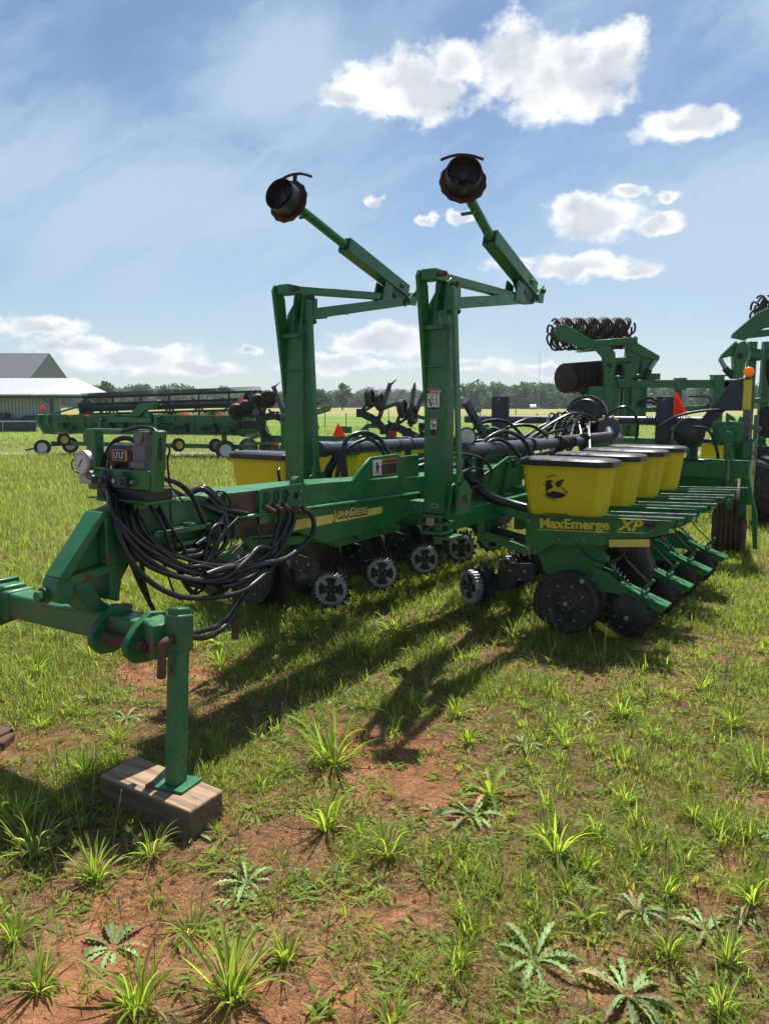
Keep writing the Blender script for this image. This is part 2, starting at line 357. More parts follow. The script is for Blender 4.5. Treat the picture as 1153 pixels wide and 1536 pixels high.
# warning bracket beside the tongue and its decals (built in place, set against the near face of the tongue)
b = MB(); b.xz([(1.72,1.20),(1.80,1.27),(1.92,1.345),(2.25,1.35),(2.34,1.31),(2.38,1.24),(2.38,1.10),(2.30,1.10),(2.28,1.20)], .0, .02); wb_ = b.build('warning_bracket', G, pl, .004); wb_.location = (.12,-.155,.005)
b = MB(); b.xz([(2.3,1.33),(2.75,1.33),(2.75,1.08),(2.62,1.12),(2.5,1.2),(2.36,1.2)], .06, .08); wb2 = b.build('rear_bracket', G, pl, .004); wb2.location = (-.02,-.17,.0)
lab = MB(); lab.box((1.945,-.004,1.222),(2.045,0,1.325)); lb = lab.build('warning_label', WH, wb_)
b = MB(); b.box((2.045,-.004,1.222),(2.235,0,1.29)); b.m(1); b.box((2.045,-.0042,1.29),(2.235,0,1.325)); b.m(2)
for i in range(8): b.box((2.06,-.0052,1.228+i*.0075),(2.06+.05+.1*random.random(),-.004,1.2305+i*.0075))
b.m(1); b.box((2.235,-.0042,1.222),(2.24,0,1.325)); b.box((2.045,-.0042,1.217),(2.24,0,1.222)); b.build('warning_panel', [INK, OR, GY], lb)
text('WARNING', .028, frame((2.085,-.0055,1.297),(1,0,0),(0,0,1)), INK, lb, bold=.0006, sx=1.2, ext=.0005)
b = MB(); b.xz([(2.053,1.297),(2.078,1.297),(2.0655,1.319)], -.0056, -.0045); b.lathe([(0,0),(.010,0),(.010,.001)], (1.99,-.005,1.298), (0,-1,0), 10)
b.xz([(1.975,1.288),(2.0,1.29),(2.005,1.262),(1.982,1.258)], -.0056, -.0045); b.xz([(1.982,1.258),(1.996,1.26),(1.978,1.235),(1.968,1.236)], -.0056, -.0045); b.xz([(1.994,1.26),(2.005,1.262),(2.012,1.232),(2.004,1.232)], -.0056, -.0045)
b.xz([(2.0,1.286),(2.03,1.274),(2.03,1.268),(2.0,1.277)], -.0056, -.0045); b.build('pictogram', INK, lb)
b = MB(); b.box((2.43,.056,1.235),(2.545,.06,1.31)); b.m(1); b.box((2.425,.0555,1.306),(2.55,.06,1.325))
for i in range(4): b.box((2.445,.0548,1.245+i*.012),(2.53,.056,1.2475+i*.012))
b.build('instruction_label', [WH, INK], wb2)

# hydraulic stand on the tongue
st = MB(); st.beam((.34,.42,1.28),(.34,.42,1.57),.07,.05,(1,0,0)); st.beam((.30,-.055,1.30),(.30,-.09,1.57),.035,.05,(1,0,0)); st.box((.32,-.07,1.555),(.35,.42,1.572))
st.box((.27,-.04,1.305),(.285,.34,1.392)); st.box((.27,.0,1.235),(.46,.34,1.25)); st.box((.24,-.01,1.25),(.27,.36,1.257)); st.beam((.36,.17,1.2),(.36,.17,1.3),.16,.14)
stand = st.build('valve_stand', G, pl, .005); SO = Vector((-.15,-.245,.01)); stand.location = SO
b = MB(); b.box((.275,.0,1.25),(.44,.34,1.305)); b.build('valve_block', BP, stand, .006)
for y in (.245,.11):
    b = MB(); b.box((.235,y-.03,1.315),(.27,y+.03,1.365)); b.cyl((.25,y,1.36),(.25,y,1.385),.014,6); b.cyl((.215,y-.012,1.34),(.24,y-.012,1.34),.014,10); b.build('solenoid_valve', NV, stand, .004)
for yy_, r_ in ((.175,.012),(.05,.009)):
    b = MB(); b.cyl((.245,yy_,1.34),(.275,yy_,1.34),r_,6); b.build('stand_bolt', BO, stand)
b = MB(); b.cyl((.235,.385,1.415),(.27,.385,1.415),.058,28); gb = b.build('pressure_gauge', BO, stand, .004)
b = MB(); b.cyl((.231,.385,1.415),(.2355,.385,1.415),.050,28); b.build('gauge_face', GL, gb)
b = MB(); b.beam((.2295,.403,1.395),(.2295,.372,1.432),.003,.004,(1,0,0))
for i in range(11):
    an = R(225-i*27); c, s_ = math.cos(an), math.sin(an); b.beam((.2297,.385-c*.038,1.415+s_*.038),(.2297,.385-c*.046,1.415+s_*.046),.002,.003,(1,0,0))
b.build('gauge_needle', INK, gb)
b = MB(); b.box((.245,.335,1.315),(.3,.425,1.355)); b.box((.25,.36,1.35),(.28,.41,1.37)); b.build('gauge_mount', BO, stand, .003)
b = MB(); b.cyl((.35,.27,1.445),(.35,.10,1.445),.062,22); b.cyl((.35,.28,1.445),(.35,.25,1.445),.052,22); b.box((.31,.12,1.375),(.39,.26,1.40)); mo = b.build('pump_motor', BK, stand, .004)
b = MB(); b.box((.2845,.12,1.43),(.288,.225,1.433)); b.box((.2845,.12,1.477),(.288,.225,1.48)); b.box((.2845,.222,1.43),(.288,.225,1.48)); b.box((.2845,.12,1.43),(.288,.135,1.48)); mlab = b.build('motor_label', OR, mo)
b = MB()
for i in range(4): b.cb((.2865,.212-i*.019,1.455),(.003,.004,.026)); b.cb((.2865,.206-i*.019,1.455+.012*(1 if i%2 else -1)),(.003,.012,.005))
b.build('motor_marking', GL, mo)
b = MB(); b.box((.29,.005,1.385),(.41,.09,1.50)); b.box((.30,.0,1.49),(.40,.085,1.565)); b.cyl((.285,.045,1.54),(.29,.045,1.54),.03,16); b.box((.28,.0,1.40),(.285,.095,1.43)); b.box((.3,.09,1.40),(.4,.115,1.49)); b.build('pump_head', GY, stand, .007)
for i, y in enumerate((.235,.115)):
    b = MB(); b.cyl((.30,y,1.30),(.30,y,1.42),.011,8); b.build('motor_leg', BK, mo)
HO = {
'hydraulic_hose': [
 (.015,[(.13,0,1.32),(.02,-.15,1.23),(.07,-.2,1.12),(.15,-.22,1.04),(.3,-.23,.95),(.45,-.24,.88),(.63,-.25,.81)]),
 (.015,[(.17,0,1.32),(.04,-.16,1.2),(.06,-.22,1.08),(.18,-.25,.96),(.32,-.27,.88),(.53,-.3,.84),(.7,-.3,.9),(.82,-.28,.95),(.96,-.24,.92),(1.02,-.22,.98),(1.08,-.21,1.08),(1.05,-.21,1.13)]),
 (.015,[(.12,0,1.31),(.02,-.17,1.19),(.02,-.22,1.07),(.09,-.26,.93),(.23,-.3,.82),(.42,-.32,.77),(.63,-.33,.76),(.83,-.3,.8),(1.05,-.22,.85)]),
 (.014,[(.19,0,1.31),(.11,-.12,1.22),(.14,-.18,1.13),(.22,-.2,1.04),(.37,-.22,.97),(.55,-.22,.98),(.67,-.2,1.08),(.67,-.17,1.15),(.61,-.14,1.23)]),
 (.014,[(.22,0,1.3),(.15,-.12,1.23),(.18,-.19,1.1),(.23,-.22,1.02),(.35,-.24,.93),(.46,-.26,.91),(.62,-.28,.84)]),
 (.013,[(.16,0,1.29),(.03,-.15,1.18),(.02,-.18,1.15),(.06,-.2,1.02),(.14,-.16,.89),(.22,-.12,.78),(.30,-.08,.68)]),
 (.013,[(.2,-.02,1.27),(.07,-.17,1.12),(.12,-.2,1.02),(.16,-.17,.88),(.25,-.1,.74)]),
 (.016,[(.24,-.03,1.29),(.1,-.14,1.19),(.11,-.19,1.08),(.19,-.22,1.0),(.36,-.25,.9),(.56,-.28,.85),(.75,-.29,.86),(.95,-.27,.85)]),
 (.014,[(.2,.02,1.30),(.07,-.13,1.22),(.05,-.2,1.1),(.12,-.24,.98),(.26,-.27,.90),(.44,-.29,.84),(.6,-.3,.82)]),
 (.015,[(.17,-.08,1.34),(.29,-.1,1.35),(.41,-.13,1.32),(.49,-.15,1.25),(.53,-.17,1.15),(.55,-.18,1.07),(.48,-.18,1.01),(.38,-.19,.97)]),
 (.014,[(.15,0,1.31),(.3,-.02,1.31),(.44,-.06,1.26),(.56,-.12,1.21),(.69,-.17,1.16),(.85,-.175,1.12)]),
 (.012,[(.15,.0,1.27),(.27,-.06,1.25),(.3,-.14,1.19),(.33,-.17,1.09),(.41,-.18,1.02),(.47,-.18,.99)]),
 (.014,[(.15,-.02,1.33),(.29,-.04,1.32),(.41,-.06,1.29),(.52,-.12,1.22),(.63,-.17,1.16),(.76,-.175,1.11),(.83,-.18,1.10)]),
 (.014,[(.5,-.08,1.24),(.55,-.1,1.26),(.59,-.13,1.27),(.66,-.15,1.21),(.69,-.17,1.15),(.59,-.19,1.07),(.49,-.2,.99),(.38,-.21,.99)]),
 (.013,[(.52,-.08,1.25),(.57,-.1,1.27),(.62,-.13,1.27),(.71,-.16,1.16),(.63,-.19,1.09),(.54,-.2,1.04),(.46,-.2,1.01)]),
 (.013,[(.66,-.17,1.12),(.68,-.19,1.02),(.62,-.21,.96),(.54,-.21,.95),(.46,-.21,.96)]),
 (.013,[(.42,-.18,.97),(.5,-.21,.93),(.58,-.21,.97),(.62,-.19,1.04),(.58,-.18,1.1)]),
 (.015,[(1.11,-.205,1.13),(1.15,-.21,1.08),(1.11,-.21,1.0),(1.0,-.22,.92),(.83,-.24,.86),(.66,-.26,.82),(.46,-.27,.81),(.34,-.25,.86)]),
 (.015,[(1.19,-.205,1.13),(1.2,-.21,1.06),(1.13,-.22,.97),(1.03,-.23,.88),(.84,-.25,.81),(.67,-.28,.79),(.52,-.3,.8)]),
 (.016,[(1.27,-.205,1.10),(1.34,-.21,1.06),(1.36,-.22,1.0),(1.32,-.23,.93),(1.2,-.24,.88),(1.01,-.27,.85),(.77,-.28,.87),(.55,-.3,.89),(.43,-.3,.88)]),
 (.014,[(1.12,-.21,1.02),(1.06,-.22,.9),(1.01,-.22,.82),(.9,-.23,.78),(.75,-.25,.72),(.6,-.3,.65),(.46,-.35,.63),(.29,-.4,.65),(.16,-.45,.67),(.0,-.52,.70)]),
 (.014,[(1.15,-.21,1.0),(1.03,-.22,.84),(.94,-.22,.78),(.78,-.25,.73),(.61,-.32,.68),(.48,-.36,.62),(.31,-.42,.62),(.15,-.48,.67),(.0,-.53,.72)]),
 (.016,[(.67,-.2,.86),(.71,-.2,.81),(.72,-.2,.69),(.72,-.2,.57)]),
 (.017,[(2.40,.4,1.15),(2.41,.4,1.17),(2.48,.4,1.34),(2.56,.4,1.45),(2.71,.35,1.48),(2.84,.3,1.42),(2.84,.2,1.28)]),
 (.014,[(2.44,.42,1.2),(2.48,.4,1.31),(2.58,.4,1.38),(2.74,.35,1.43),(2.84,.3,1.36),(2.84,.25,1.25)]),
 (.017,[(3.2,-.33,1.3),(3.27,-.35,1.39),(3.37,-.38,1.45),(3.52,-.42,1.48),(3.69,-.46,1.44),(3.79,-.5,1.36),(3.8,-.55,1.26)]),
 (.015,[(3.3,-.35,1.3),(3.35,-.35,1.39),(3.46,-.38,1.42),(3.56,-.42,1.39),(3.59,-.48,1.33),(3.64,-.52,1.24)]),
 (.011,[(2.71,-.45,1.35),(2.89,-.45,1.33),(3.1,-.45,1.28),(3.23,-.45,1.19),(3.18,-.45,1.11),(3.05,-.45,1.08),(2.96,-.4,1.09)]),
 (.011,[(2.75,-.45,1.21),(2.89,-.45,1.23),(3.02,-.45,1.22),(3.09,-.45,1.17),(3.05,-.45,1.1),(2.9,-.45,1.09)]),
 (.012,[(2.4,.9,1.0),(2.38,.92,1.1),(2.38,.94,1.17),(2.42,.96,1.2)]),
],
'motor_hose': [
 (.013,[(.33,.37,1.30),(.36,.38,1.42),(.37,.33,1.50),(.37,.24,1.53),(.37,.14,1.51),(.36,.08,1.44)]),
 (.011,[(.33,.34,1.31),(.38,.36,1.44),(.38,.30,1.515),(.38,.2,1.52),(.37,.12,1.47)]),
 (.010,[(.28,.14,1.565),(.29,.02,1.585),(.29,-.06,1.575),(.29,-.10,1.53),(.28,-.11,1.44)]),
 (.004,[(.25,.42,1.36),(.24,.46,1.38),(.24,.46,1.42),(.26,.43,1.44)]),
 (.004,[(.24,.36,1.35),(.23,.32,1.34),(.23,.27,1.35)]),
 (.003,[(.23,.275,1.345),(.22,.18,1.22),(.16,.02,1.1)])],
'thin_cable': [
 (.006,[(.15,-.33,1.55),(.30,-.22,1.49),(.32,-.18,1.43),(.33,-.18,1.3),(.32,-.19,1.16),(.34,-.2,1.01)]),
 (.005,[(.15,-.3,1.5),(.27,-.16,1.42),(.36,-.15,1.31),(.43,-.16,1.22)]),
 (.006,[(.66,-.12,1.24),(.70,-.15,1.25),(.74,-.17,1.19),(.71,-.18,1.06),(.63,-.2,.96),(.50,-.22,.91),(.4,-.24,.93)])]}
rr = random.Random(8)
for i in range(5):
    x0 = rr.uniform(.12,.3); xe = rr.uniform(.45,.9); sag = rr.uniform(.02,.16); HO['thin_cable'].append((rr.choice((.006,.008,.010)), [(x0,rr.uniform(-.12,.0),1.28),(x0+rr.uniform(-.08,.05),-.2,1.14),(x0+.1,-.22,1.02-sag*.4),((x0+xe)/2+rr.uniform(-.05,.1),-.24-rr.uniform(0,.05),.93-sag),(xe,-.22,rr.uniform(.85,1.08)),(xe+rr.uniform(.02,.2),-.19,rr.uniform(.95,1.14))]))
for nm, L in HO.items():
    for r, pts in L:
        b = MB(); b.tube(pts, r*(.88 if pts[0][0] < .5 else 1), 10, 6); b.build(nm, HS, stand if nm == 'motor_hose' else pl)
b = MB(); b.cyl((.72,-.2,.575),(.712,-.2,.47),.019,10); b.cyl((.72,-.2,.59),(.716,-.2,.53),.024,6); b.build('hose_coupler', RS, pl)
for p0, p1 in (((.26,-.08,1.29),(.34,-.10,1.275)),((.34,-.105,1.272),(.41,-.12,1.255))):
    b = MB(); b.cyl(p0, p1, .021, 10); b.cyl(p0, Vector(p0).lerp(Vector(p1), .3), .026, 6); b.build('hose_coupler', SV, pl)
for p in ((.56,-.19,1.05),(.52,-.2,1.0),(.45,-.3,.8)):
    b = MB(); b.lathe([(.035,-.006),(.04,0),(.035,.006)], p, (.8,.1,.5), 12); b.build('zip_tie', HS, pl)

# wing toolbars with end hinges
def wing(s):
    Y = lambda o_: YC + s*o_
    x0 = 2.32
    b = MB(); b.box((x0+.12, min(Y(.50),Y(.64)), .83), (6.6, max(Y(.50),Y(.64)), .965)); tb = b.build('wing_toolbar', G, pl, .008)
    b = MB()
    for z in (.83,.89,.945): b.box((x0-.02,min(Y(.56),Y(.68)),z),(x0+.14,max(Y(.52),Y(.64)),z+.022))
    b.cyl((x0+.05,Y(.61),.76),(x0+.05,Y(.61),1.02),.03,12); b.box((x0-.01,min(Y(.6),Y(.74)),.80),(x0+.16,max(Y(.6),Y(.74)),.82))
    b.cyl((x0+.05,Y(.61),.98),(x0+.05,Y(.61),1.0),.06,14); b.build('end_hinge', GR, tb, .004)
    b = MB(); b.box((x0-.035,min(Y(.56),Y(.62)),.89),(x0-.02,max(Y(.56),Y(.62)),.945)); b.build('bolt_head', BO, tb, .003)
    b = MB(); b.box((x0-.02,min(Y(.42),Y(.53)),.96),(x0+.10,max(Y(.42),Y(.53)),1.05)); b.cyl((x0-.035,Y(.475),1.005),(x0-.02,Y(.475),1.005),.022,6); b.build('wing_latch', GR, tb, .006)
    # vacuum pipe along the wing
    xs = 2.95 if s < 0 else 2.5
    b = MB(); b.cyl((xs,Y(.50),1.355),(xs+1.6,Y(.47),1.335),.052,18); b.cyl((xs-.015,Y(.50),1.355),(xs+.07,Y(.50),1.354),.060,18)
    b.cyl((xs+1.6,Y(.47),1.335),(xs+3.9,Y(.45),1.30),.045,18); b.cyl((xs+1.05,Y(.48),1.34),(xs+1.1,Y(.48),1.34),.058,18); b.cyl((xs+.45,Y(.49),1.35),(xs+.48,Y(.49),1.35),.056,18)
    vp = b.build('vacuum_pipe', PB, pl)
    b = MB(); b.cyl((xs+2.0,Y(.47),1.33),(xs+2.32,Y(.46),1.325),.056,18)
    for i in range(10): b.lathe([(.056,0),(.062,.008),(.056,.016)], (xs+2.0+i*.032,Y(.465),1.33), (1,0,0), 16)
    b.build('ribbed_coupling', DR, vp)
    for xx in (xs+.28, xs+1.25, xs+1.9, xs+2.6):
        b = MB(); b.beam((xx,Y(.46),.95),(xx,Y(.49),1.31),.05,.03); b.lathe([(.058,-.02),(.062,0),(.058,.02)], (xx,Y(.485),1.345), (1,0,-.02), 16); b.build('pipe_bracket', BP, vp)
    b = MB(); b.tube([(xs+.16,Y(.44),1.31),(xs+.08,Y(.48),1.18),(xs+.16,Y(.55),1.06),(xs+.21,Y(.63),.99),(xs+.29,Y(.73),.95),(xs+.32,Y(.86),.92)], .035, 12, 6); b.build('vacuum_hose', HS, vp)
    b = MB(); b.xz([(3.3,.95),(3.34,1.13),(3.85,1.26),(4.1,1.25),(4.15,.95)], min(Y(.42),Y(.44)), max(Y(.42),Y(.44))); b.xz([(3.68,.95),(3.8,1.22),(3.84,1.22),(3.74,.95)], min(Y(.44),Y(.47)), max(Y(.44),Y(.47)))
    b.cyl((3.93,Y(.40),1.2),(3.93,Y(.48),1.2),.035,14); b.build('lift_bracket', G, tb, .004)
    return tb
wing(-1); wing(1)

# row marker towers
def tower(yl, yr, pts, reach, dax):
    ym = (yl+yr)/2; h = (yl-yr)/2
    b = MB(); b.box((2.30,yr,.975),(2.42,yl,2.20)); b.yz([(yl,1.75),(yl,2.24),(yl+.02,2.24),(yl+.010,1.9)], 2.285, 2.30)
    t = b.build('marker_tower', G, pl, .008)
    b = MB(); b.xz([(2.19,2.50),(2.215,2.54),(2.27,2.53),(2.315,2.45),(2.33,2.32),(2.36,2.22),(2.38,1.95),(2.30,1.7),(2.278,1.9),(2.235,2.2)], yl-.015, yl+.008); b.build('tower_plate', G, t, .003)
    b = MB(); b.box((2.27,yr+.01,2.17),(2.31,yl-.01,2.20)); b.box((2.285,yr+.005,1.93),(2.30,yl-.005,1.945)); b.build('weld_seam', GR, t, .003)
    b = MB(); b.xz([(2.30,2.2),(2.42,2.2),(2.47,2.34),(2.46,2.47),(2.38,2.50),(2.34,2.47)], yr+.01, yr+.03); b.xz([(2.30,2.2),(2.42,2.2),(2.47,2.34),(2.46,2.47),(2.38,2.50),(2.34,2.47)], yr+.085, yr+.105); b.yz([(yl-.01,2.2),(yr+.09,2.2),(yr+.09,2.46)], 2.33, 2.345)
    b.box((2.42,yr-.012,2.33),(2.47,yr+.05,2.46)); b.yz([(yl,2.2),(yl,2.34),(yr+.09,2.45),(yr+.09,2.2)], 2.348, 2.36); b.build('pivot_clevis', G, t, .003)
    for x, z in ((2.40,2.46),(2.42,2.29),(2.24,2.505)):
        b = MB(); b.cyl((x,yr-.024,z),(x,yr+.02,z),.020,6); b.cyl((x,yr-.034,z),(x,yr-.024,z),.012,8); b.build('pivot_bolt', RS, t)
    b = MB(); b.beam((2.205,ym,2.505),(2.30,ym,2.503),.11,.07); b.beam((2.22,ym,2.505),(3.50,ym,reach[0]+.008),.05,.058); b.build('upper_link', G, t, .006)
    b = MB(); b.beam((2.42,ym,2.345),(3.80,ym,reach[1]),.075,.075); b.xz([(2.38,2.30),(2.44,2.50),(2.53,2.41),(2.68,2.39),(2.68,2.34)], ym-.03, ym+.03); b.m(1); b.box((2.82,ym-.039,2.39),(2.94,ym-.037,2.395)); b.build('lift_boom', [G, INK], t, .006)
    e = Vector((3.86, ym, reach[1]+.04))
    b = MB(); b.prism([e+Vector((-.12,-.055,-.075)), e+Vector((.08,-.055,-.065)), e+Vector((.11,-.055,.03)), e+Vector((.09,-.055,.085)), e+Vector((.0,-.055,.02))], (0,.016,0)); b.prism([e+Vector((-.12,.04,-.075)), e+Vector((.08,.04,-.065)), e+Vector((.11,.04,.03)), e+Vector((.10,.04,.13)), e+Vector((.0,.04,.10))], (0,.016,0))
    b.cyl(e+Vector((.07,-.075,.03)), e+Vector((.07,.07,.03)), .02, 8); b.cyl(e+Vector((-.04,-.075,-.03)), e+Vector((-.04,.07,-.03)), .026, 10); b.build('elbow_plate', G, t, .003)
    p0, p1, p2, pd = [Vector(p) for p in pts]
    d = (p1-p0).normalized(); nrm = Vector((0,1,0)).cross(d)
    b = MB(); b.beam(p0, p1, .105, .105, (0,0,1)); b.m(1); b.beam(p1-d*.004, p1+d*.002, .085, .085, (0,0,1)); b.m(2); q = p0+d*.12+Vector((0,-.054,0)); b.cyl(q, q+Vector((0,-.012,0)), .022, 8); q = p0+d*(.78*(p1-p0).length) - nrm*.0; b.cyl(q+Vector((0,0,.05)), q+Vector((.0,0,.085)), .010, 8); bm_ = b.build('marker_tube', [G, INK, GR], t, .008)
    b = MB(); b.prism([p0+d*.05+Vector((0,-.04,-.03)), p0+d*.34+Vector((0,-.04,-.045)), p0+d*.20+Vector((.05,-.04,-.19)), p0+Vector((-.03,-.04,-.12))], (0,.08,0)); b.build('tube_gusset', NV, bm_, .004)
    b = MB(); q = p0+d*.30; q = Vector((3.42, p0.y, reach[0])); b.prism([q+Vector((.0,-.05,-.035)), q+Vector((.15,-.05,-.035)), q+Vector((.17,-.05,.10)), q+Vector((.06,-.05,.13))], (0,.014,0)); b.prism([q+Vector((.0,.04,-.035)), q+Vector((.15,.04,-.035)), q+Vector((.17,.04,.10)), q+Vector((.06,.04,.13))], (0,.014,0)); b.build('link_tab', G, bm_, .003)
    b = MB(); b.cyl(p1-d*.05, p2, .034, 14); b.cyl(p1+d*(.92*(p2-p1).length)+Vector((0,-.05,-.02)), p1+d*(.92*(p2-p1).length)+Vector((0,.05,-.02)), .012, 8); b.build('marker_rod', G, bm_)
    ax = Vector(dax).normalized()
    b = MB(); b.lathe([(.02,-.004),(.150,.022),(.153,.026),(.02,.002)], pd, ax, 60, wave=.022, wn=13); dk = b.build('marker_disc', MRU, t)
    b = MB(); b.lathe([(.100,.012),(.113,.018),(.113,.145),(.107,.145),(.102,.06),(.0,.055)], pd, ax, 40, cap=False)
    a = ax.cross(Vector((0,0,1))).normalized(); u = a.cross(ax)
    for i in range(6):
        an = math.pi*i/3+.3; v = a*math.cos(an)+u*math.sin(an); b.beam(pd+ax*.055+v*.02, pd+ax*.055+v*.104, .012, .03, ax)
    b.cyl(pd+ax*.04, pd+ax*.09, .03, 12); b.build('depth_band', BK, dk)
    b = MB(); c0 = pd - ax*.02
    b.beam(pd-ax*.03+u*.0, c0+u*.215, .03, .012, ax); b.tube([c0+u*.19-a*.14+ax*.0, c0+u*.222-a*.05, c0+u*.222+a*.05, c0+u*.19+a*.14], .011, 6, 5); b.build('disc_scraper', DR, dk)
    b = MB(); b.cyl(p2-d*.06, pd-ax*.01, .026, 10); b.build('disc_hub', G, dk)
    # long lift rod at the side of the post
    b = MB(); b.beam((2.36,yr-.02,2.44),(2.36,yr-.075,1.22),.02,.055,(1,0,0)); b.beam((2.35,yr-.075,1.24),(2.35,yr-.085,1.02),.03,.075,(1,0,0)); b.build('tilt_rod', G, t, .004)
    b = MB(); b.xz([(2.25,.98),(2.45,.98),(2.45,1.13),(2.38,1.20),(2.3,1.17)], yr-.12, yr-.105); b.xz([(2.25,.98),(2.45,.98),(2.45,1.13),(2.38,1.20),(2.3,1.17)], yr-.06, yr-.045); b.cyl((2.36,yr-.15,1.09),(2.36,yr-.03,1.09),.02,8); b.build('rod_clevis', GR, t, .003)
    return t
tR = tower(-.405,-.565, [(3.83,-.48,2.60),(3.03,-.50,2.865),(2.68,-.52,3.05),(2.56,-.53,3.115)], (2.50,2.525), (-.80,-.50,.30))
tL = tower(.80,.62, [(3.84,.72,2.675),(2.93,.70,2.925),(2.40,.70,3.085),(2.29,.70,3.105)], (2.585,2.585), (-.95,-.12,.22))
# decals on the right tower
b = MB(); b.box((2.290,-.525,1.655),(2.2925,-.435,1.795)); b.m(1); b.box((2.2885,-.524,1.763),(2.2905,-.436,1.793)); b.m(2); b.box((2.2885,-.524,1.657),(2.2905,-.436,1.675)); dl = b.build('danger_label', [WH, MR, INK], tR)
text('DANGER', .021, frame((2.2875,-.456,1.770),(0,-1,0),(0,0,1)), WH, dl, bold=.0004, ext=.0004)
b = MB()
for p, q in (((-.445,1.75),(-.52,1.757)),((-.47,1.75),(-.475,1.69)),((-.475,1.725),(-.505,1.722)),((-.505,1.75),(-.508,1.69)),((-.44,1.72),(-.47,1.735)),((-.508,1.70),(-.48,1.695))): b.beam((2.289,*p),(2.289,*q),.0025,.0025,(1,0,0))
b.lathe([(.0075,0),(.0075,.001)], (2.2885,-.452,1.722), (-1,0,0), 8); b.yz([(-.445,1.715),(-.462,1.71),(-.466,1.69),(-.45,1.70)], 2.2885, 2.2895); b.yz([(-.45,1.70),(-.466,1.69),(-.475,1.68),(-.456,1.685)], 2.2885, 2.2895); b.yz([(-.441,1.768),(-.453,1.768),(-.447,1.786)], 2.2875, 2.2885); b.build('pictogram', INK, dl)
b = MB(); b.box((2.290,-.505,1.485),(2.2925,-.458,1.60)); b.m(1); b.box((2.2885,-.504,1.585),(2.2905,-.459,1.599)); b.m(2); b.box((2.2885,-.504,1.487),(2.2905,-.459,1.533)); b.beam((2.289,-.468,1.575),(2.289,-.482,1.55),.008,.004,(1,0,0)); b.beam((2.289,-.482,1.55),(2.289,-.472,1.54),.005,.004,(1,0,0)); b.beam((2.289,-.486,1.565),(2.289,-.499,1.565),.006,.004,(1,0,0)); b.beam((2.289,-.493,1.565),(2.289,-.493,1.542),.005,.004,(1,0,0)); b.build('caution_label', [WH, OR, INK], tR)
b = MB(); b.box((2.296,-.515,1.015),(2.2985,-.465,1.04)); b.m(1); b.box((2.295,-.512,1.018),(2.2965,-.468,1.037)); b.build('serial_plate', [WH, NV], tR)
# work lamps
for (x, y, z) in ((3.0,-.36,1.455),):
    b = MB(); b.lathe([(.02,.10),(.055,.08),(.072,.0),(.066,-.005)], (x,y,z), (.9,.25,.0), 22); lm = b.build('work_lamp', BK, pl)
    lm.data.transform(Matrix.Identity(4))
    b = MB(); b.lathe([(.0,.014),(.045,.011),(.066,.002)], (x,y,z), (-.9,-.25,0), 22, cap=False); b.build('lamp_lens', GL, lm)
    b = MB(); b.beam((x+.05,y,.98),(x+.05,y,z-.05),.03,.02); b.build('lamp_bracket', G, lm)

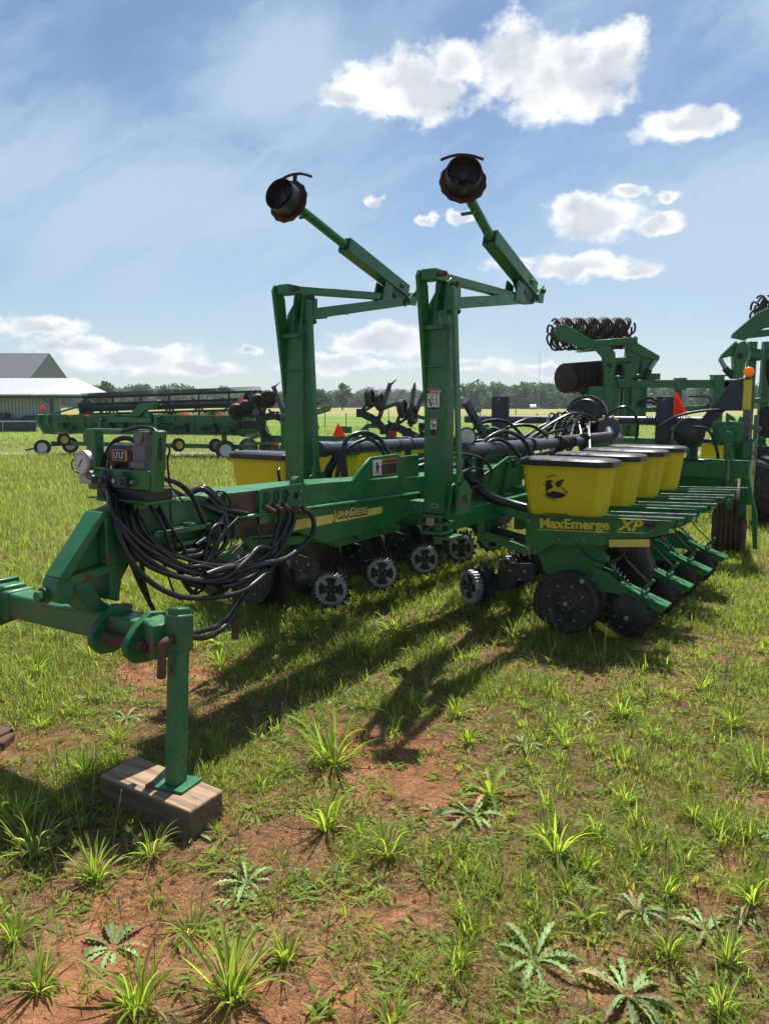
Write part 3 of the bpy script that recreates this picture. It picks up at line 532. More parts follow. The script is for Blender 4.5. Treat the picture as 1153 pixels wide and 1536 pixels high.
# ------------------------------------------------------------------ row units (o = distance outwards from the tongue axis)
def wheel_lathe(b, R_, w, c, ax, n=32, tread=.012):
    return b.lathe([(R_*.55,-w*.30),(R_*.80,-w*.46),(R_-tread*1.6,-w*.5),(R_,-w*.28),(R_,w*.28),(R_-tread*1.6,w*.5),(R_*.80,w*.46),(R_*.55,w*.30)], c, ax, n)
def row_unit(s, marked):
    Y = lambda o_: YC + s*o_
    V = lambda x, o_, z: (x, Y(o_), z)
    def yzp(b, pts, x0, x1): return b.yz([(Y(o_), z) for o_, z in pts], x0, x1)
    b = MB()
    side = [(.87,.885),(.88,.58),(.97,.585),(1.09,.672),(1.45,.70),(1.90,.825),(1.94,.925),(1.46,.90)]
    yzp(b, side, .02, .035); yzp(b, side, .235, .25); yzp(b, [(.87,.87),(.87,.58),(.885,.58),(.885,.87)], .035, .235)
    yzp(b, [(.90,.885),(1.93,.92),(1.93,.915),(.90,.875)], .0, .05); yzp(b, [(1.2,.72),(1.9,.83),(1.9,.84),(1.2,.73)], .035,.235)
    yzp(b, [(.93,.6),(1.0,.44),(1.10,.40),(1.30,.43),(1.42,.50),(1.47,.58),(1.40,.69),(1.0,.66)], .10, .17)
    ru = b.build('row_unit', G, pl, .004)
    sub = lambda mb, nm, m, bv=0: mb.build(nm, m, ru, bv)
    for (a, z0), (c, z1) in (((.50,.955),(.90,.85)), ((.52,.70),(.90,.60))):
        b = MB()
        for x in (.025, .225): b.beam(V(x,a,z0), V(x,c,z1), .022, .062)
        b.beam(V(.02,(a+c)/2,(z0+z1)/2), V(.25,(a+c)/2,(z0+z1)/2), .03, .02)
        for o_, z in ((a,z0),(c,z1)): b.cyl(V(-.005,o_,z), V(.26,o_,z), .017, 8)
        sub(b, 'parallel_linkage', G, .004)
    b = MB(); b.box((.02, min(Y(.47),Y(.54)), .64), (.25, max(Y(.47),Y(.54)), 1.0)); sub(b, 'linkage_mount', G, .005)
    b = MB(); b.tube([V(.13,.56,.72), V(.13,.7,.70), V(.13,.86,.67)], .028, 8, 4); sub(b, 'down_force_spring', BP)
    b = MB()
    for o_, z in ((.905,.84),(.905,.60),(.905,.63)): b.cyl(V(-.002,o_,z), V(.022,o_,z), .018, 6)
    for o_, z in ((1.15,.72),(1.33,.735),(1.5,.745),(1.8,.84),(1.72,.835)): b.cyl(V(.012,o_,z), V(.022,o_,z), .007, 8)
    sub(b, 'frame_bolts', BO)
    # hopper with chamfered corners, tapering down
    def ring(x0, x1, o0, o1, z, ch): return [V(x0+ch,o0,z),V(x1-ch,o0,z),V(x1,o0+ch,z),V(x1,o1-ch*1.5,z),V(x1-ch*1.3,o1,z),V(x0+ch*1.3,o1,z),V(x0,o1-ch*1.5,z),V(x0,o0+ch,z)]
    def loft(b, rs):
        base = len(b.v); n = len(rs[0])
        vs = [p for r in rs for p in r]; fs = []
        for j in range(len(rs)-1):
            for i in range(n):
                q = (j*n+i, j*n+(i+1) % n, (j+1)*n+(i+1) % n, (j+1)*n+i); fs.append(q if s > 0 else q[::-1])
        f0 = tuple(range(n)); f1 = tuple(range((len(rs)-1)*n, len(rs)*n)); fs += [f0[::-1], f1] if s > 0 else [f0, f1[::-1]]
        b.add(vs, fs)
    b = MB(); loft(b, [ring(.035,.235,.90,1.40,.885,.03), ring(.02,.25,.885,1.43,.905,.035), ring(-.005,.275,.835,1.475,1.235,.04), ring(-.012,.282,.825,1.485,1.24,.04), ring(-.012,.282,.825,1.485,1.262,.04)])
    hp = sub(b, 'hopper', YH, .012)
    b = MB(); loft(b, [ring(-.028,.298,.81,1.505,1.252,.05), ring(-.03,.30,.808,1.507,1.258,.05), ring(-.028,.298,.81,1.505,1.292,.05), ring(-.01,.28,.83,1.485,1.306,.06), ring(.03,.24,.88,1.44,1.309,.05)])
    sub(b, 'hopper_lid', BK, .003)
    # tail rails and knob, reflector strip
    b = MB(); b.beam(V(.03,1.44,.918), V(.03,2.0,.94), .018, .008); b.beam(V(.24,1.44,.918), V(.24,2.03,.942), .02, .008); sub(b, 'top_rail', SV)
    b = MB(); b.lathe([(.026,0),(.029,.006),(.029,.03),(.018,.036)], V(.02,1.785,.885), (-1,0,0), 20, wave=.06, wn=8); b.cyl(V(-.018,1.785,.885), V(-.024,1.785,.885), .008, 8); sub(b, 'rate_knob', BK)
    b = MB(); b.beam(V(.01,1.50,.725), V(.01,1.80,.755), .006, .062); b.m(1); b.beam(V(.006,1.51,.727), V(.006,1.79,.755), .004, .052); sub(b, 'reflector_strip', [INK, YD])
    if marked:
        M = frame((.0185, Y(.985), .792), (0,-1,.055), (0,0,1))
        text('MaxEmerge', .098, M, YP, ru, bold=.0028, sx=1.12)
        M = frame((.0185, Y(1.57), .826), (0,-1,.035), (0,0,1)); text('XP', .105, M, YP, ru, bold=.003, sx=1.16, shear=.3)
        b = MB(); yzp(b, [(.975,.778),(1.50,.803),(1.50,.798),(.975,.773)], .0165, .0205); yzp(b, [(1.56,.812),(1.75,.822),(1.75,.817),(1.56,.807)], .0165, .0205); sub(b, 'underline', YP)
        # leaping deer emblem on the hopper face (z up, w to the right when seen from the front)
        def hx(z): return -.012 + (1.24-z)*.062 - .004
        def emb(pts, dx):
            b = MB(); P = [(hx(1.078+v)-dx, Y(1.083+h), 1.078+v) for h, v in pts]; b.prism(P, (.0025,0,0)); return b
        bl = MB()
        E_ = lambda L: [((x-885)*.0008+.03, (515-y)*.00082+.018) for x, y in L]
        for pts in ([(790,455),(830,448),(868,462),(850,482),(858,512),(832,530),(812,534),(818,552),(792,562),(786,510)],
                    [(882,472),(905,450),(970,433),(948,458),(926,472),(950,478),(920,490),(932,508),(892,506),(878,490)],
                    [(788,572),(812,546),(830,562),(848,545),(900,550),(940,556),(985,575),(940,600),(890,612),(830,605),(795,592)],
                    [(940,508),(972,530),(960,534),(996,548),(986,560),(958,548)],
                    [(775,572),(792,600),(880,622),(888,630),(800,612),(774,590)],
                    [(783,428),(830,408),(882,398),(880,408),(835,416),(790,434)],
                    [(776,470),(780,472),(776,496),(769,496)]):
            e = emb(E_(pts), 0); bl.add(e.v, e.f)
        bl.build('emblem', INK, hp)
        e = emb(E_([(836,464),(850,466),(868,484),(884,512),(930,514),(962,534),(986,572),(954,552),(928,543),(880,544),(848,543),(826,562),(806,556),(812,545),(838,534),(858,520),(856,490),(842,478)]), .0024); e.build('emblem_deer', YP, hp)
        b = MB(); yzp(b, [(1.03,.905),(1.20,.905),(1.21,.90),(1.02,.90)], .006, .02); b.build('hopper_latch', INK, hp)
    # gauge wheels, opener discs
    for x, o_, tilt in ((.01,1.235,.10),(.215,1.20,-.10)):
        ax = Vector((1, tilt*s*.6, 0)).normalized(); c = Vector(V(x,o_,.265))
        b = MB(); wheel_lathe(b, .232, .095, c, ax, 40); w = sub(b, 'gauge_wheel', RB)
        b = MB(); b.lathe([(.02,-.062),(.07,-.064),(.085,-.05),(.155,-.046),(.182,-.05),(.19,-.03)], c, ax, 36); b.m(1)
        a = Vector((0,1,0)); u = Vector((0,0,1))
        for i in range(8):
            p = c + ax*-.052 + a*(.135*math.cos(i*.785+.3)) + u*(.135*math.sin(i*.785+.3)); b.cyl(p, p-ax*.008, .008, 6)
        for i in range(5):
            p = c + ax*-.064 + a*(.045*math.cos(i*1.257)) + u*(.045*math.sin(i*1.257)); b.cyl(p, p-ax*.006, .005, 6)
        b.cyl(c-ax*.062, c-ax*.075, .016, 8); b.build('wheel_disc', [BP, BO], w)
    b = MB(); b.lathe([(.0,-.004),(.195,-.001),(.195,.001),(.0,.004)], V(.11,1.10,.22), (1,.05*s,0), 36); sub(b, 'opener_disc', DR)
    b = MB(); b.beam(V(.10,1.45,.47), V(.04,1.32,.40), .03, .05); b.beam(V(.03,1.32,.42), V(.03,1.245,.28), .03, .045); b.cyl(V(-.02,1.34,.44), V(.15,1.34,.44), .03, 12); b.m(1); b.cyl(V(-.045,1.34,.44), V(-.02,1.34,.44), .019, 8); b.cyl(V(-.04,1.37,.375), V(-.01,1.37,.375), .024, 12); sub(b, 'gauge_wheel_arm', [G, BO], .004)
    # closing arm and wheels
    b = MB(); yzp(b, [(1.40,.53),(1.50,.50),(1.60,.42),(1.90,.315),(1.90,.285),(1.86,.27),(1.55,.36),(1.42,.36),(1.36,.40)], .06, .075); yzp(b, [(1.40,.53),(1.50,.50),(1.60,.42),(1.90,.315),(1.90,.285),(1.86,.27),(1.55,.36),(1.42,.36),(1.36,.40)], .165, .18); yzp(b, [(1.57,.435),(1.91,.315),(1.91,.305),(1.57,.42)], .05, .19); b.m(1); yzp(b, [(1.66,.405),(1.74,.377),(1.74,.374),(1.66,.402)], .10, .14); yzp(b, [(1.78,.363),(1.86,.335),(1.86,.331),(1.78,.360)], .10, .14)
    ca = sub(b, 'closing_arm', [GB, INK], .003)
    b = MB(); b.beam(V(.12,1.72,.38), V(.12,1.80,.48), .03, .022); b.cyl(V(.03,1.745,.39), V(.20,1.745,.39), .012, 8); b.beam(V(.03,1.70,.365), V(.0,1.62,.40), .012, .012); b.build('down_pressure_handle', GR, ca, .003)
    b = MB(); b.tube([V(.12,1.42,.62), V(.12,1.46,.70), V(.11,1.43,.74)], .010, 6, 4); b.tube([V(.08,1.46,.56),V(.08,1.55,.60),V(.08,1.62,.70)], .011, 6, 4); b.build('adjuster_rod', RS, ca)
    b = MB(); n_ = 44; b.tube([V(.12+.020*math.cos(i*.9), 1.47+.15*i/n_, .60-.17*i/n_+.020*math.sin(i*.9)) for i in range(n_)], .0045, 5, 1); b.build('closing_spring', BO, ca)
    b = MB(); b.tube([V(.05,1.30,.66),V(.03,1.38,.60),V(.05,1.50,.56),V(.10,1.58,.47),V(.06,1.66,.43)], .007, 6, 4); b.build('control_cable', HS, ca)
    b = MB(); b.tube([V(.15,1.52,.72),V(.17,1.60,.58),V(.2,1.74,.44)], .006, 6, 3); b.build('drag_chain', RS, ca)
    b = MB(); b.lathe([(.02,-.03),(.10,-.03),(.12,-.015),(.12,.015),(.10,.03),(.02,.03)], V(.14,1.18,.66), (1,0,0), 24); b.beam(V(.14,1.16,.60), V(.14,1.10,.20), .04, .05); sub(b, 'seed_meter', BP, .003)
    for x, dz, t in ((.015,.215,.16),(.235,.22,-.16)):
        ax = Vector((1, t*s, .08 if x < .1 else -.08)).normalized(); c = Vector(V(x,1.665,dz))
        b = MB(); b.lathe([(.02,-.022),(.05,-.018),(.135,-.004),(.152,.006),(.152,.012),(.135,.006),(.02,.002)], c, ax, 36); b.m(1)
        for i in range(6):
            an = i*1.047; p = c - ax*.011 + Vector((0,1,0))*(.085*math.cos(an)) + Vector((0,0,1))*(.085*math.sin(an)); b.cyl(p, p-ax*.006, .006, 6)
        b.cyl(c-ax*.02, c-ax*.036, .017, 8)
        b.m(2)
        for i in range(16):
            an = i*.3927; d = Vector((0,1,0))*math.cos(an) + Vector((0,0,1))*math.sin(an); p = c + d*.143; b.beam(p, p + d*.03 + ax*.025, .016, .006, ax, .004, .004)
        sub(b, 'closing_wheel', [DR if x > .1 else BP, BO, RS])
    b = MB(); yzp(b, [(1.40,.14),(1.46,.115),(1.58,.05),(1.57,.03),(1.52,.03),(1.42,.085)], .08, .095); sub(b, 'seed_firmer', YP if s < 0 else BP)
    # row cleaner
    b = MB(); yzp(b, [(.60,.30),(.62,.44),(.70,.47),(.92,.50),(.92,.36),(.72,.33),(.66,.24)], .11, .125); b.beam(V(.117,.6,.30), V(.117,.47,.27), .035, .06); b.m(1)
    for o_, z in ((.72,.42),(.84,.43),(.8,.36)): b.cyl(V(.10,o_,z), V(.11,o_,z), .011, 6)
    sub(b, 'cleaner_bracket', [BP, BO], .003)
    ax = Vector((1, .55*s, 0)).normalized(); c = Vector(V(.02,.43,.275)); a = ax.cross(Vector((0,0,1))).normalized(); u = Vector((0,0,1))
    b = MB(); b.lathe([(.097,-.03),(.116,-.03),(.118,-.024),(.118,.024),(.116,.03),(.097,.03),(.097,-.03)], c, ax, 40, cap=False)
    for i in range(26):
        an = i*2*math.pi/26; d = a*math.cos(an)+u*math.sin(an); b.beam(c+d*.124-ax*.03, c+d*.124+ax*.03, .014, .014, d)
    for i in range(4):
        an = i*math.pi/2+.78; d = a*math.cos(an)+u*math.sin(an); e = a*math.cos(an+1.57)+u*math.sin(an+1.57); b.prism([c-ax*.015+d*.04+e*.008, c-ax*.015+d*.04-e*.008, c-ax*.015+d*.102-e*.026, c-ax*.015+d*.102+e*.026], ax*.012)
    rc = sub(b, 'row_cleaner_wheel', SV, .002)
    b = MB(); b.lathe([(.045,-.02),(.045,.0),(.100,.0),(.100,.012),(.0,.012)], c, ax, 28); b.m(1)
    for i in range(4):
        an = i*math.pi/2; p = c - ax*.02 + (a*math.cos(an)+u*math.sin(an))*.03; b.cyl(p, p-ax*.006, .006, 6)
    b.build('cleaner_hub', [BP, BO], rc)
    b = MB(); c2 = c + ax*.055 + Vector((.0,-s*-.015,-.01)); b.lathe([(.02,0),(.148,.0),(.148,.006),(.02,.006)], c2, ax, 26)
    for i in range(13):
        an = i*2*math.pi/13; d = a*math.cos(an)+u*math.sin(an); e = a*math.cos(an+1.57)+u*math.sin(an+1.57); b.prism([c2+d*.135-e*.026, c2+d*.135+e*.026, c2+d*.180+e*.026], ax*.006)
    sub(b, 'spiked_disc', BP)
    c3 = Vector(V(.19,.46,.27)); ax3 = Vector((1,-.55*s,0)).normalized(); a3 = ax3.cross(u).normalized()
    b = MB(); b.lathe([(.02,0),(.12,.0),(.12,.006),(.02,.006)], c3, ax3, 26)
    for i in range(13):
        an = i*2*math.pi/13; d = a3*math.cos(an)+u*math.sin(an); e = a3*math.cos(an+1.57)+u*math.sin(an+1.57); b.prism([c3+d*.11-e*.026, c3+d*.11+e*.026, c3+d*.165+e*.03], ax3*.006)
    sub(b, 'spiked_disc', BP)
    return ru
def dup_unit(ru, x):
    c = ru.copy(); C.objects.link(c); c.parent = pl; c.location = (x, 0, 0)
    for ch in ru.children:
        if ch.name.split('.')[0] in ('lettering', 'underline'): continue
        d = ch.copy(); C.objects.link(d); d.parent = c
        for g in ch.children:
            if g.name.split('.')[0].startswith('emblem'): continue
            e = g.copy(); C.objects.link(e); e.parent = d
    return c
r0 = row_unit(-1, True); r0.location = (3.2, 0, 0)
for i in range(1, 4): dup_unit(r0, 3.2 + .69*i)
l0 = row_unit(1, False); l0.location = (2.52, 0, 0)
for i in range(1, 5): dup_unit(l0, 2.52 + .71*i)

# carrying wheels
def tyre(name, c, ax, R_, w, m, hub=None, lug=0, ribs=4, parent=None):
    c = Vector(c); ax = Vector(ax).normalized()
    b = MB(); prof = [(R_*.58,-w*.42),(R_*.70,-w*.5),(R_*.86,-w*.5),(R_*.95,-w*.46)]
    for i in range(ribs):
        x0 = -w*.42 + i*(w*.84/ribs); x1 = x0 + w*.84/ribs; prof += [(R_,x0+.006),(R_,x1-.012),(R_-.018,x1-.010),(R_-.018,x1+.002)]
    prof = prof[:-2] + [(R_*.95,w*.46),(R_*.86,w*.5),(R_*.70,w*.5),(R_*.58,w*.42)]
    b.lathe(prof, c, ax, 48, cap=False); t = b.build(name, m, parent)
    if lug:
        b = MB(); a = ax.cross(Vector((0,0,1))).normalized() if abs(ax.z) < .9 else Vector((1,0,0)); u = a.cross(ax)
        for i in range(lug):
            for sg in (-1, 1):
                an = 2*math.pi*(i+.25*sg)/lug; d0 = a*math.cos(an)+u*math.sin(an); an2 = an+.22; d1 = a*math.cos(an2)+u*math.sin(an2)
                b.beam(c+d0*(R_+.004)+ax*sg*.004, c+d1*(R_-.004)+ax*sg*w*.46, .05, .045, d0)
        b.build('tyre_lugs', m, t)
    b = MB(); b.lathe([(.03,-w*.2),(R_*.3,-w*.22),(R_*.5,-w*.36),(R_*.6,-w*.44),(R_*.6,w*.44),(R_*.5,w*.36),(R_*.3,w*.2)], c, ax, 32); b.build('wheel_rim', hub or YP, t)
    return t
tyre('wing_tyre', (3.82,-1.14,.40), (1,.12,0), .385, .24, RB, parent=pl, hub=BP)
tyre('wing_tyre', (3.2,1.36,.36), (1,-.1,0), .36, .22, RB, parent=pl, hub=BP)
tyre('carrying_tyre', (7.45,-1.44,.42), (.15,-.99,0), .42, .36, mat('muddy_rubber', (.085,.05,.035), .85, var=.4, dust=.4, bump=.3), ribs=6, parent=pl, hub=RS)
tyre('carrying_tyre', (7.6,1.6,.42), (.1,1,0), .42, .30, RT, parent=pl)
b = MB(); b.beam((3.82,-1.0,.45),(4.05,-.4,.86),.07,.09); b.build('wheel_leg', G, pl, .005)
b = MB(); b.tube([(3.75,-1.45,.55),(3.7,-1.42,.7),(3.6,-1.36,.76)], .012, 6, 4); b.build('scraper_rod', RS, pl)

# centre frame of the planter, valves, hoses, posts, fan
b = MB(); b.box((6.55,-1.75,.93),(6.75,1.9,1.12)); b.box((7.25,-1.5,.72),(7.42,1.9,.9)); b.box((6.75,.0,.95),(7.3,.25,1.1)); b.box((6.2,-.55,1.0),(6.3,.7,1.06))
cf = b.build('centre_toolbar', G, pl, .008)
for y in (-1.0,-1.55):
    b = MB(); b.tube([(6.53,y,1.13),(6.53,y,.92),(6.7,y,.91),(6.77,y,.92),(6.77,y,1.13)], .008, 6, 0); b.build('u_bolt', BO, cf)
b = MB(); b.yz([(-1.62,.95),(-1.62,1.35),(-1.5,1.55),(-1.42,1.60),(-1.42,1.05)], 6.95, 7.0); b.yz([(-1.60,.6),(-1.54,.6),(-1.48,1.38),(-1.50,1.42),(-1.55,1.40)], 6.6, 6.63); b.box((6.85,-1.72,.5),(7.1,-1.62,1.3)); b.box((6.9,-1.6,1.25),(7.1,-1.3,1.5)); b.yz([(-1.30,1.3),(-1.62,1.3),(-1.62,1.5),(-1.48,1.52)],6.8,6.82); b.build('wing_pivot', G, pl, .006)
b = MB(); b.yz([(-1.66,1.02),(-1.74,.95),(-1.84,.55),(-1.86,.2),(-1.82,.2),(-1.78,.55),(-1.7,.92),(-1.62,1.0)], 6.6, 6.63); b.m(1); b.yz([(-1.73,.66),(-1.78,.66),(-1.79,.5),(-1.74,.5)], 6.592,6.6); b.build('wheel_guard', [GB, YD], pl, .004)
for k_, y in ((0,-.78),(1,.62)):
    x = 6.9 if k_ == 0 else 5.6
    b = MB(); b.box((x,y-.085,1.02),(x+.02,y+.085,1.775)); b.box((x,y-.085,1.02),(x+.09,y-.07,1.775)); b.box((x,y+.07,1.02),(x+.09,y+.085,1.775)); b.m(1)
    for z in (1.74,1.2): b.cyl((x-.006,y,z),(x,y,z),.012,8)
    ps = b.build('light_post', [NV, BO], pl, .003)
    b = MB(); b.yz([(y-.09,1.565),(y-.235,1.565),(y-.11,1.82),(y-.085,1.82)], x+.1, x+.108); b.m(1); b.yz([(y-.10,1.575),(y-.205,1.575),(y-.105,1.785),(y-.10,1.785)], x+.094, x+.1)
    if k_ == 0: b.build('slow_vehicle_sign', [RE, RE], ps)
b = MB(); b.yz([(-1.00,.95),(-1.02,1.35),(-1.45,1.95),(-1.62,1.98),(-1.62,1.62),(-1.38,1.62),(-1.12,1.28),(-1.12,.95)], 7.05, 7.12); fa = b.build('fold_arm', NV, pl, .006)
b = MB(); b.box((7.0,-1.66,1.15),(7.04,-1.62,1.62)); b.box((7.02,-1.73,1.1),(7.06,-1.69,1.58)); b.beam((7.0,-1.64,1.2),(6.9,-1.72,.95),.05,.04); b.beam((7.0,-1.58,1.5),(7.0,-1.76,1.42),.04,.05)
for i in range(14): b.lathe([(.012,-.006),(.026,-.006),(.026,.006),(.012,.006)], (6.98,-1.60-.012*(i%2),1.12+i*.034), (1,.3*(i%3),.2), 10)
b.build('tilt_strut', GY, fa, .003)
b = MB(); b.cyl((6.97,-1.70,1.3),(7.05,-1.70,1.3),.03,8); b.beam((6.95,-1.5,.95),(6.95,-1.72,1.2),.05,.06); b.beam((6.9,-1.45,1.2),(6.9,-1.6,1.55),.04,.06); b.cyl((6.85,-1.52,.98),(6.85,-1.52,1.22),.035,10); b.build('arm_linkage', G, fa, .004)
b = MB(); b.box((7.035,-1.645,1.63),(7.05,-1.565,1.95)); b.build('reflector_strip', YP, fa)
b = MB(); b.lathe([(.0,-.035),(.02,-.036),(.025,-.03),(.040,-.03),(.051,-.016),(.054,.0),(.051,.016),(.040,.03),(.0,.036)], (7.08,-1.60,2.035), (1,.25,0), 28, cap=False); b.lathe([(.028,-.09),(.03,-.05)], (7.08,-1.60,2.035), (0,0,1), 14); lamp = b.build('warning_lamp', AM, fa)
b = MB(); b.cyl((7.08,-1.60,1.945),(7.08,-1.60,1.962),.045,14); b.build('lamp_base', BK, lamp)
b = MB(); b.lathe([(.03,-.06),(.05,-.10),(.06,-.09),(.15,-.05),(.165,-.02),(.16,.02),(.06,.08)], (6.75,-1.10,1.385), (-1,-.4,0), 28); fn = b.build('fan_housing', BK, pl)
b = MB(); b.cyl((6.75,-1.10,1.10),(6.75,-1.10,1.24),.012,8); b.build('fan_stem', G, fn)
b = MB(); b.lathe([(.05,-.08),(.20,-.075),(.24,-.045),(.24,.045),(.20,.075),(.05,.08)], (6.9,.10,1.555), (-1,-.15,0), 36); b.lathe([(.18,.075),(.19,.09),(.20,.075)], (6.9,.10,1.555), (-1,-.15,0), 36); b.m(1)
for i in range(6): b.beam(Vector((6.8,.085,1.56))+Vector((0,.05*math.cos(i*1.047),.05*math.sin(i*1.047))), Vector((6.8,.085,1.56))+Vector((0,.18*math.cos(i*1.047),.18*math.sin(i*1.047))), .014, .01, (1,0,0))
b.build('vacuum_fan', [BK, NV], pl)
b = MB()
for y0, y1 in ((.0,.20),(-.40,-.22)): b.box((6.35,y0,1.36),(6.5,y1,1.53))
b.m(1); b.box((6.38,-.22,1.34),(6.48,.0,1.50)); b.box((6.34,.02,1.30),(6.5,.18,1.36)); b.m(2)
for y in (.04,.10,.16,-.26,-.31,-.36): b.cyl((6.42,y,1.53),(6.42,y,1.565),.018,6); b.cyl((6.34,y,1.45),(6.36,y,1.45),.014,6)
b.build('hydraulic_valve', [mat('stained_yellow', (.38,.27,.03), .55, var=.3, rust=.35, rcol=(.02,.016,.012)), BP, BO], pl, .006)
b = MB(); b.cyl((7.2,-1.2,1.50),(6.9,1.7,1.50),.05,16)
for i in range(16): b.lathe([(.05,0),(.058,.008),(.05,.016)], (7.17-.003*i,-1.0+.03*i,1.50), (-.1,1,0), 14)
b.build('vacuum_pipe', PB, pl)
b = MB(); b.cyl((5.2,-.1,1.32),(5.9,-.5,1.36),.05,14); b.cyl((5.9,-.5,1.36),(6.1,-.42,1.42),.05,14); b.lathe([(.05,-.02),(.12,-.02),(.12,.02),(.05,.02)], (6.12,-.42,1.43), (1,.3,0), 20); b.build('vacuum_pipe', PB, pl)
rr = random.Random(5)
for i in range(26):
    y0 = rr.uniform(-.3,.3); x0 = 6.32 + rr.uniform(-.05,.05); y1 = y0 + rr.uniform(-.6,.55); x1 = x0 + rr.uniform(-1.2,-.3); zz_ = rr.uniform(1.25,1.36); up_ = rr.uniform(.02,.20)
    b = MB(); b.tube([(x0+.05,y0,1.42), (x0-.06,y0+(y1-y0)*.15,1.44+up_*.6), (x0*.6+x1*.4,y0*.6+y1*.4,1.40+up_), (x1*.8+x0*.2,y1*.8+y0*.2,zz_+up_*.3), (x1,y1,zz_-.1)], rr.choice((.010,.013,.016)), 8, 5); b.build('hydraulic_hose', HS, pl)
for pts in ([(6.3,-.25,1.36),(6.3,-.35,1.58),(6.35,-.52,1.66),(6.45,-.62,1.52),(6.5,-.6,1.3)], [(6.4,-.05,1.5),(6.4,.02,1.58),(6.5,.2,1.57),(6.4,.25,1.4)], [(6.7,-.75,1.42),(6.8,-.95,1.56),(6.9,-1.2,1.62),(7.0,-1.4,1.63)], [(6.6,-.95,1.42),(6.6,-.9,1.2),(6.55,-1.05,1.12),(6.55,-1.3,1.1)], [(6.7,-1.15,1.45),(6.7,-1.3,1.42),(6.7,-1.4,1.2),(6.8,-1.4,1.0)],
            [(4.6,.5,1.3),(4.7,.4,1.5),(4.9,.2,1.52),(5.0,0,1.3)], [(5.0,.4,1.3),(5.1,.3,1.45),(5.3,.1,1.47),(5.4,-.1,1.3)], [(3.7,.35,1.1),(3.9,.2,1.32),(4.2,.0,1.36),(4.4,-.1,1.15)], [(4.3,-.2,1.05),(4.3,-.25,1.25),(4.4,-.28,1.3),(4.5,-.2,1.1)], [(4.9,-.25,1.1),(4.9,-.3,1.25),(5.0,-.35,1.3),(5.2,-.2,1.15)]):
    b = MB(); b.tube(pts, .016, 8, 6); b.build('hydraulic_hose', HS, pl)
for pts in ([(2.9,.35,1.1),(3.3,.2,1.2),(4.0,.1,1.24),(5.0,.12,1.24),(6.3,.1,1.3)], [(2.9,.3,1.12),(3.4,.25,1.24),(4.3,.2,1.25),(5.4,.2,1.25),(6.3,.15,1.3)], [(3.2,.0,1.16),(3.8,-.05,1.24),(4.8,.0,1.26),(5.8,.05,1.26),(6.3,0,1.32)], [(3.6,-.2,1.1),(4.2,-.2,1.2),(5.2,-.2,1.24),(6.0,-.1,1.28),(6.4,-.1,1.34)]):
    b = MB(); b.tube(pts, .02, 8, 6); b.build('hydraulic_hose', HS, pl)
b = MB(); b.xz([(4.4,.95),(4.5,1.28),(4.62,1.5),(4.72,1.5),(4.8,1.3),(4.9,.95)], .30, .33); b.cyl((4.68,.27,1.44),(4.68,.36,1.44),.03,12); b.build('fold_bracket', G, pl, .005)
b = MB(); b.beam((4.3,.34,1.72),(4.75,.30,1.28),.05,.07); b.build('fold_strut', NV, pl, .004)
b = MB(); b.lathe([(.03,-.03),(.11,-.035),(.12,.0),(.11,.035),(.03,.03)], (4.75,.28,1.36), (-.8,-.5,0), 24); b.build('guide_pulley', BK, pl)
b = MB(); b.tube([(5.0,.55,1.3),(5.02,.55,1.62)], .006, 6, 0); b.lathe([(.03,0),(.036,.004),(.03,.008)], (5.0,.56,1.64), (-1,-.4,0), 20); b.build('mirror_hoop', SV, pl)
# the hoppers of the centre section behind the cross bar
for y in (-1.22,):
    h = MB(); h.box((7.6,y-.17,1.0),(7.9,y+.17,1.24)); h.m(1); h.box((7.58,y-.19,1.24),(7.92,y+.19,1.29)); h.build('rear_hopper', [YH, BK], pl, .02)

# ------------------------------------------------------------------ wooden block under the jack
b = MB()
def blk(b, P, z0, z1): b.prism([(x,y,z0) for x,y in P], (0,0,z1-z0))
bp = [(-.225,-.31),(-.015,-.285),(-.03,-.84),(-.23,-.86)]
blk(b, bp, 0.0, .130); wood = b.build('wood_block', WD, None, .008); wood.location = pl.location; wood.rotation_euler = pl.rotation_euler
tag(wood, 'weathered timber block lying on the ground under the jack foot', 'block')
b = MB(); b.beam((-.255,-.02,.03),(.22,.07,.035),.16,.07); b.beam((.16,.02,.03),(.26,.09,.03),.13,.05); wd2 = b.build('scrap_block', [RS], None, .01); wd2.location = (-2.14,3.82,-.01); wd2.rotation_euler = (0,0,R(-35))
tag(wd2, 'dark rusty block on the grass, half cut off by the left edge of the photo', 'block')

# ------------------------------------------------------------------ combine header on its transport cart
hd = tag(empty('combine_header', (-11.23, 25.97, 0), R(-18.41)), 'wide green combine header with a black tined reel, riding on the low cart', 'combine header')
b = MB(); prof = [(.35,.74),(.25,1.0),(.25,1.30),(.33,1.30),(.36,1.0),(.6,.80),(1.5,.74),(1.5,.68),(.6,.70)]
b.yz(prof, .05, 7.15)
for i in range(11): b.yz([(.34,.72),(.20,.98),(.20,1.28),(.26,1.28),(.30,.98),(.4,.72)], .1+i*.68, .15+i*.68)
b.box((.0,.2,1.29),(7.1,.34,1.34)); b.box((0,.16,1.1),(7.1,.2,1.13))
body = b.build('header_body', G, hd, .006)
for x0, x1 in ((-.24,-.12),(7.15,7.28)):
    b = MB(); b.yz([(.0,1.34),(.0,1.1),(.28,.70),(1.2,.62),(2.0,.66),(1.9,.9),(1.1,1.2),(.7,1.36)] , x0, x1); b.box((x0,.15,1.0),(x1+.25,.25,1.3)) if x0 < 0 else b.yz([(.0,1.42),(-.1,1.2),(.1,.85),(.5,.78),(.9,.95),(.4,1.42)], x1, x1+.5); b.build('end_panel', G, hd, .01)
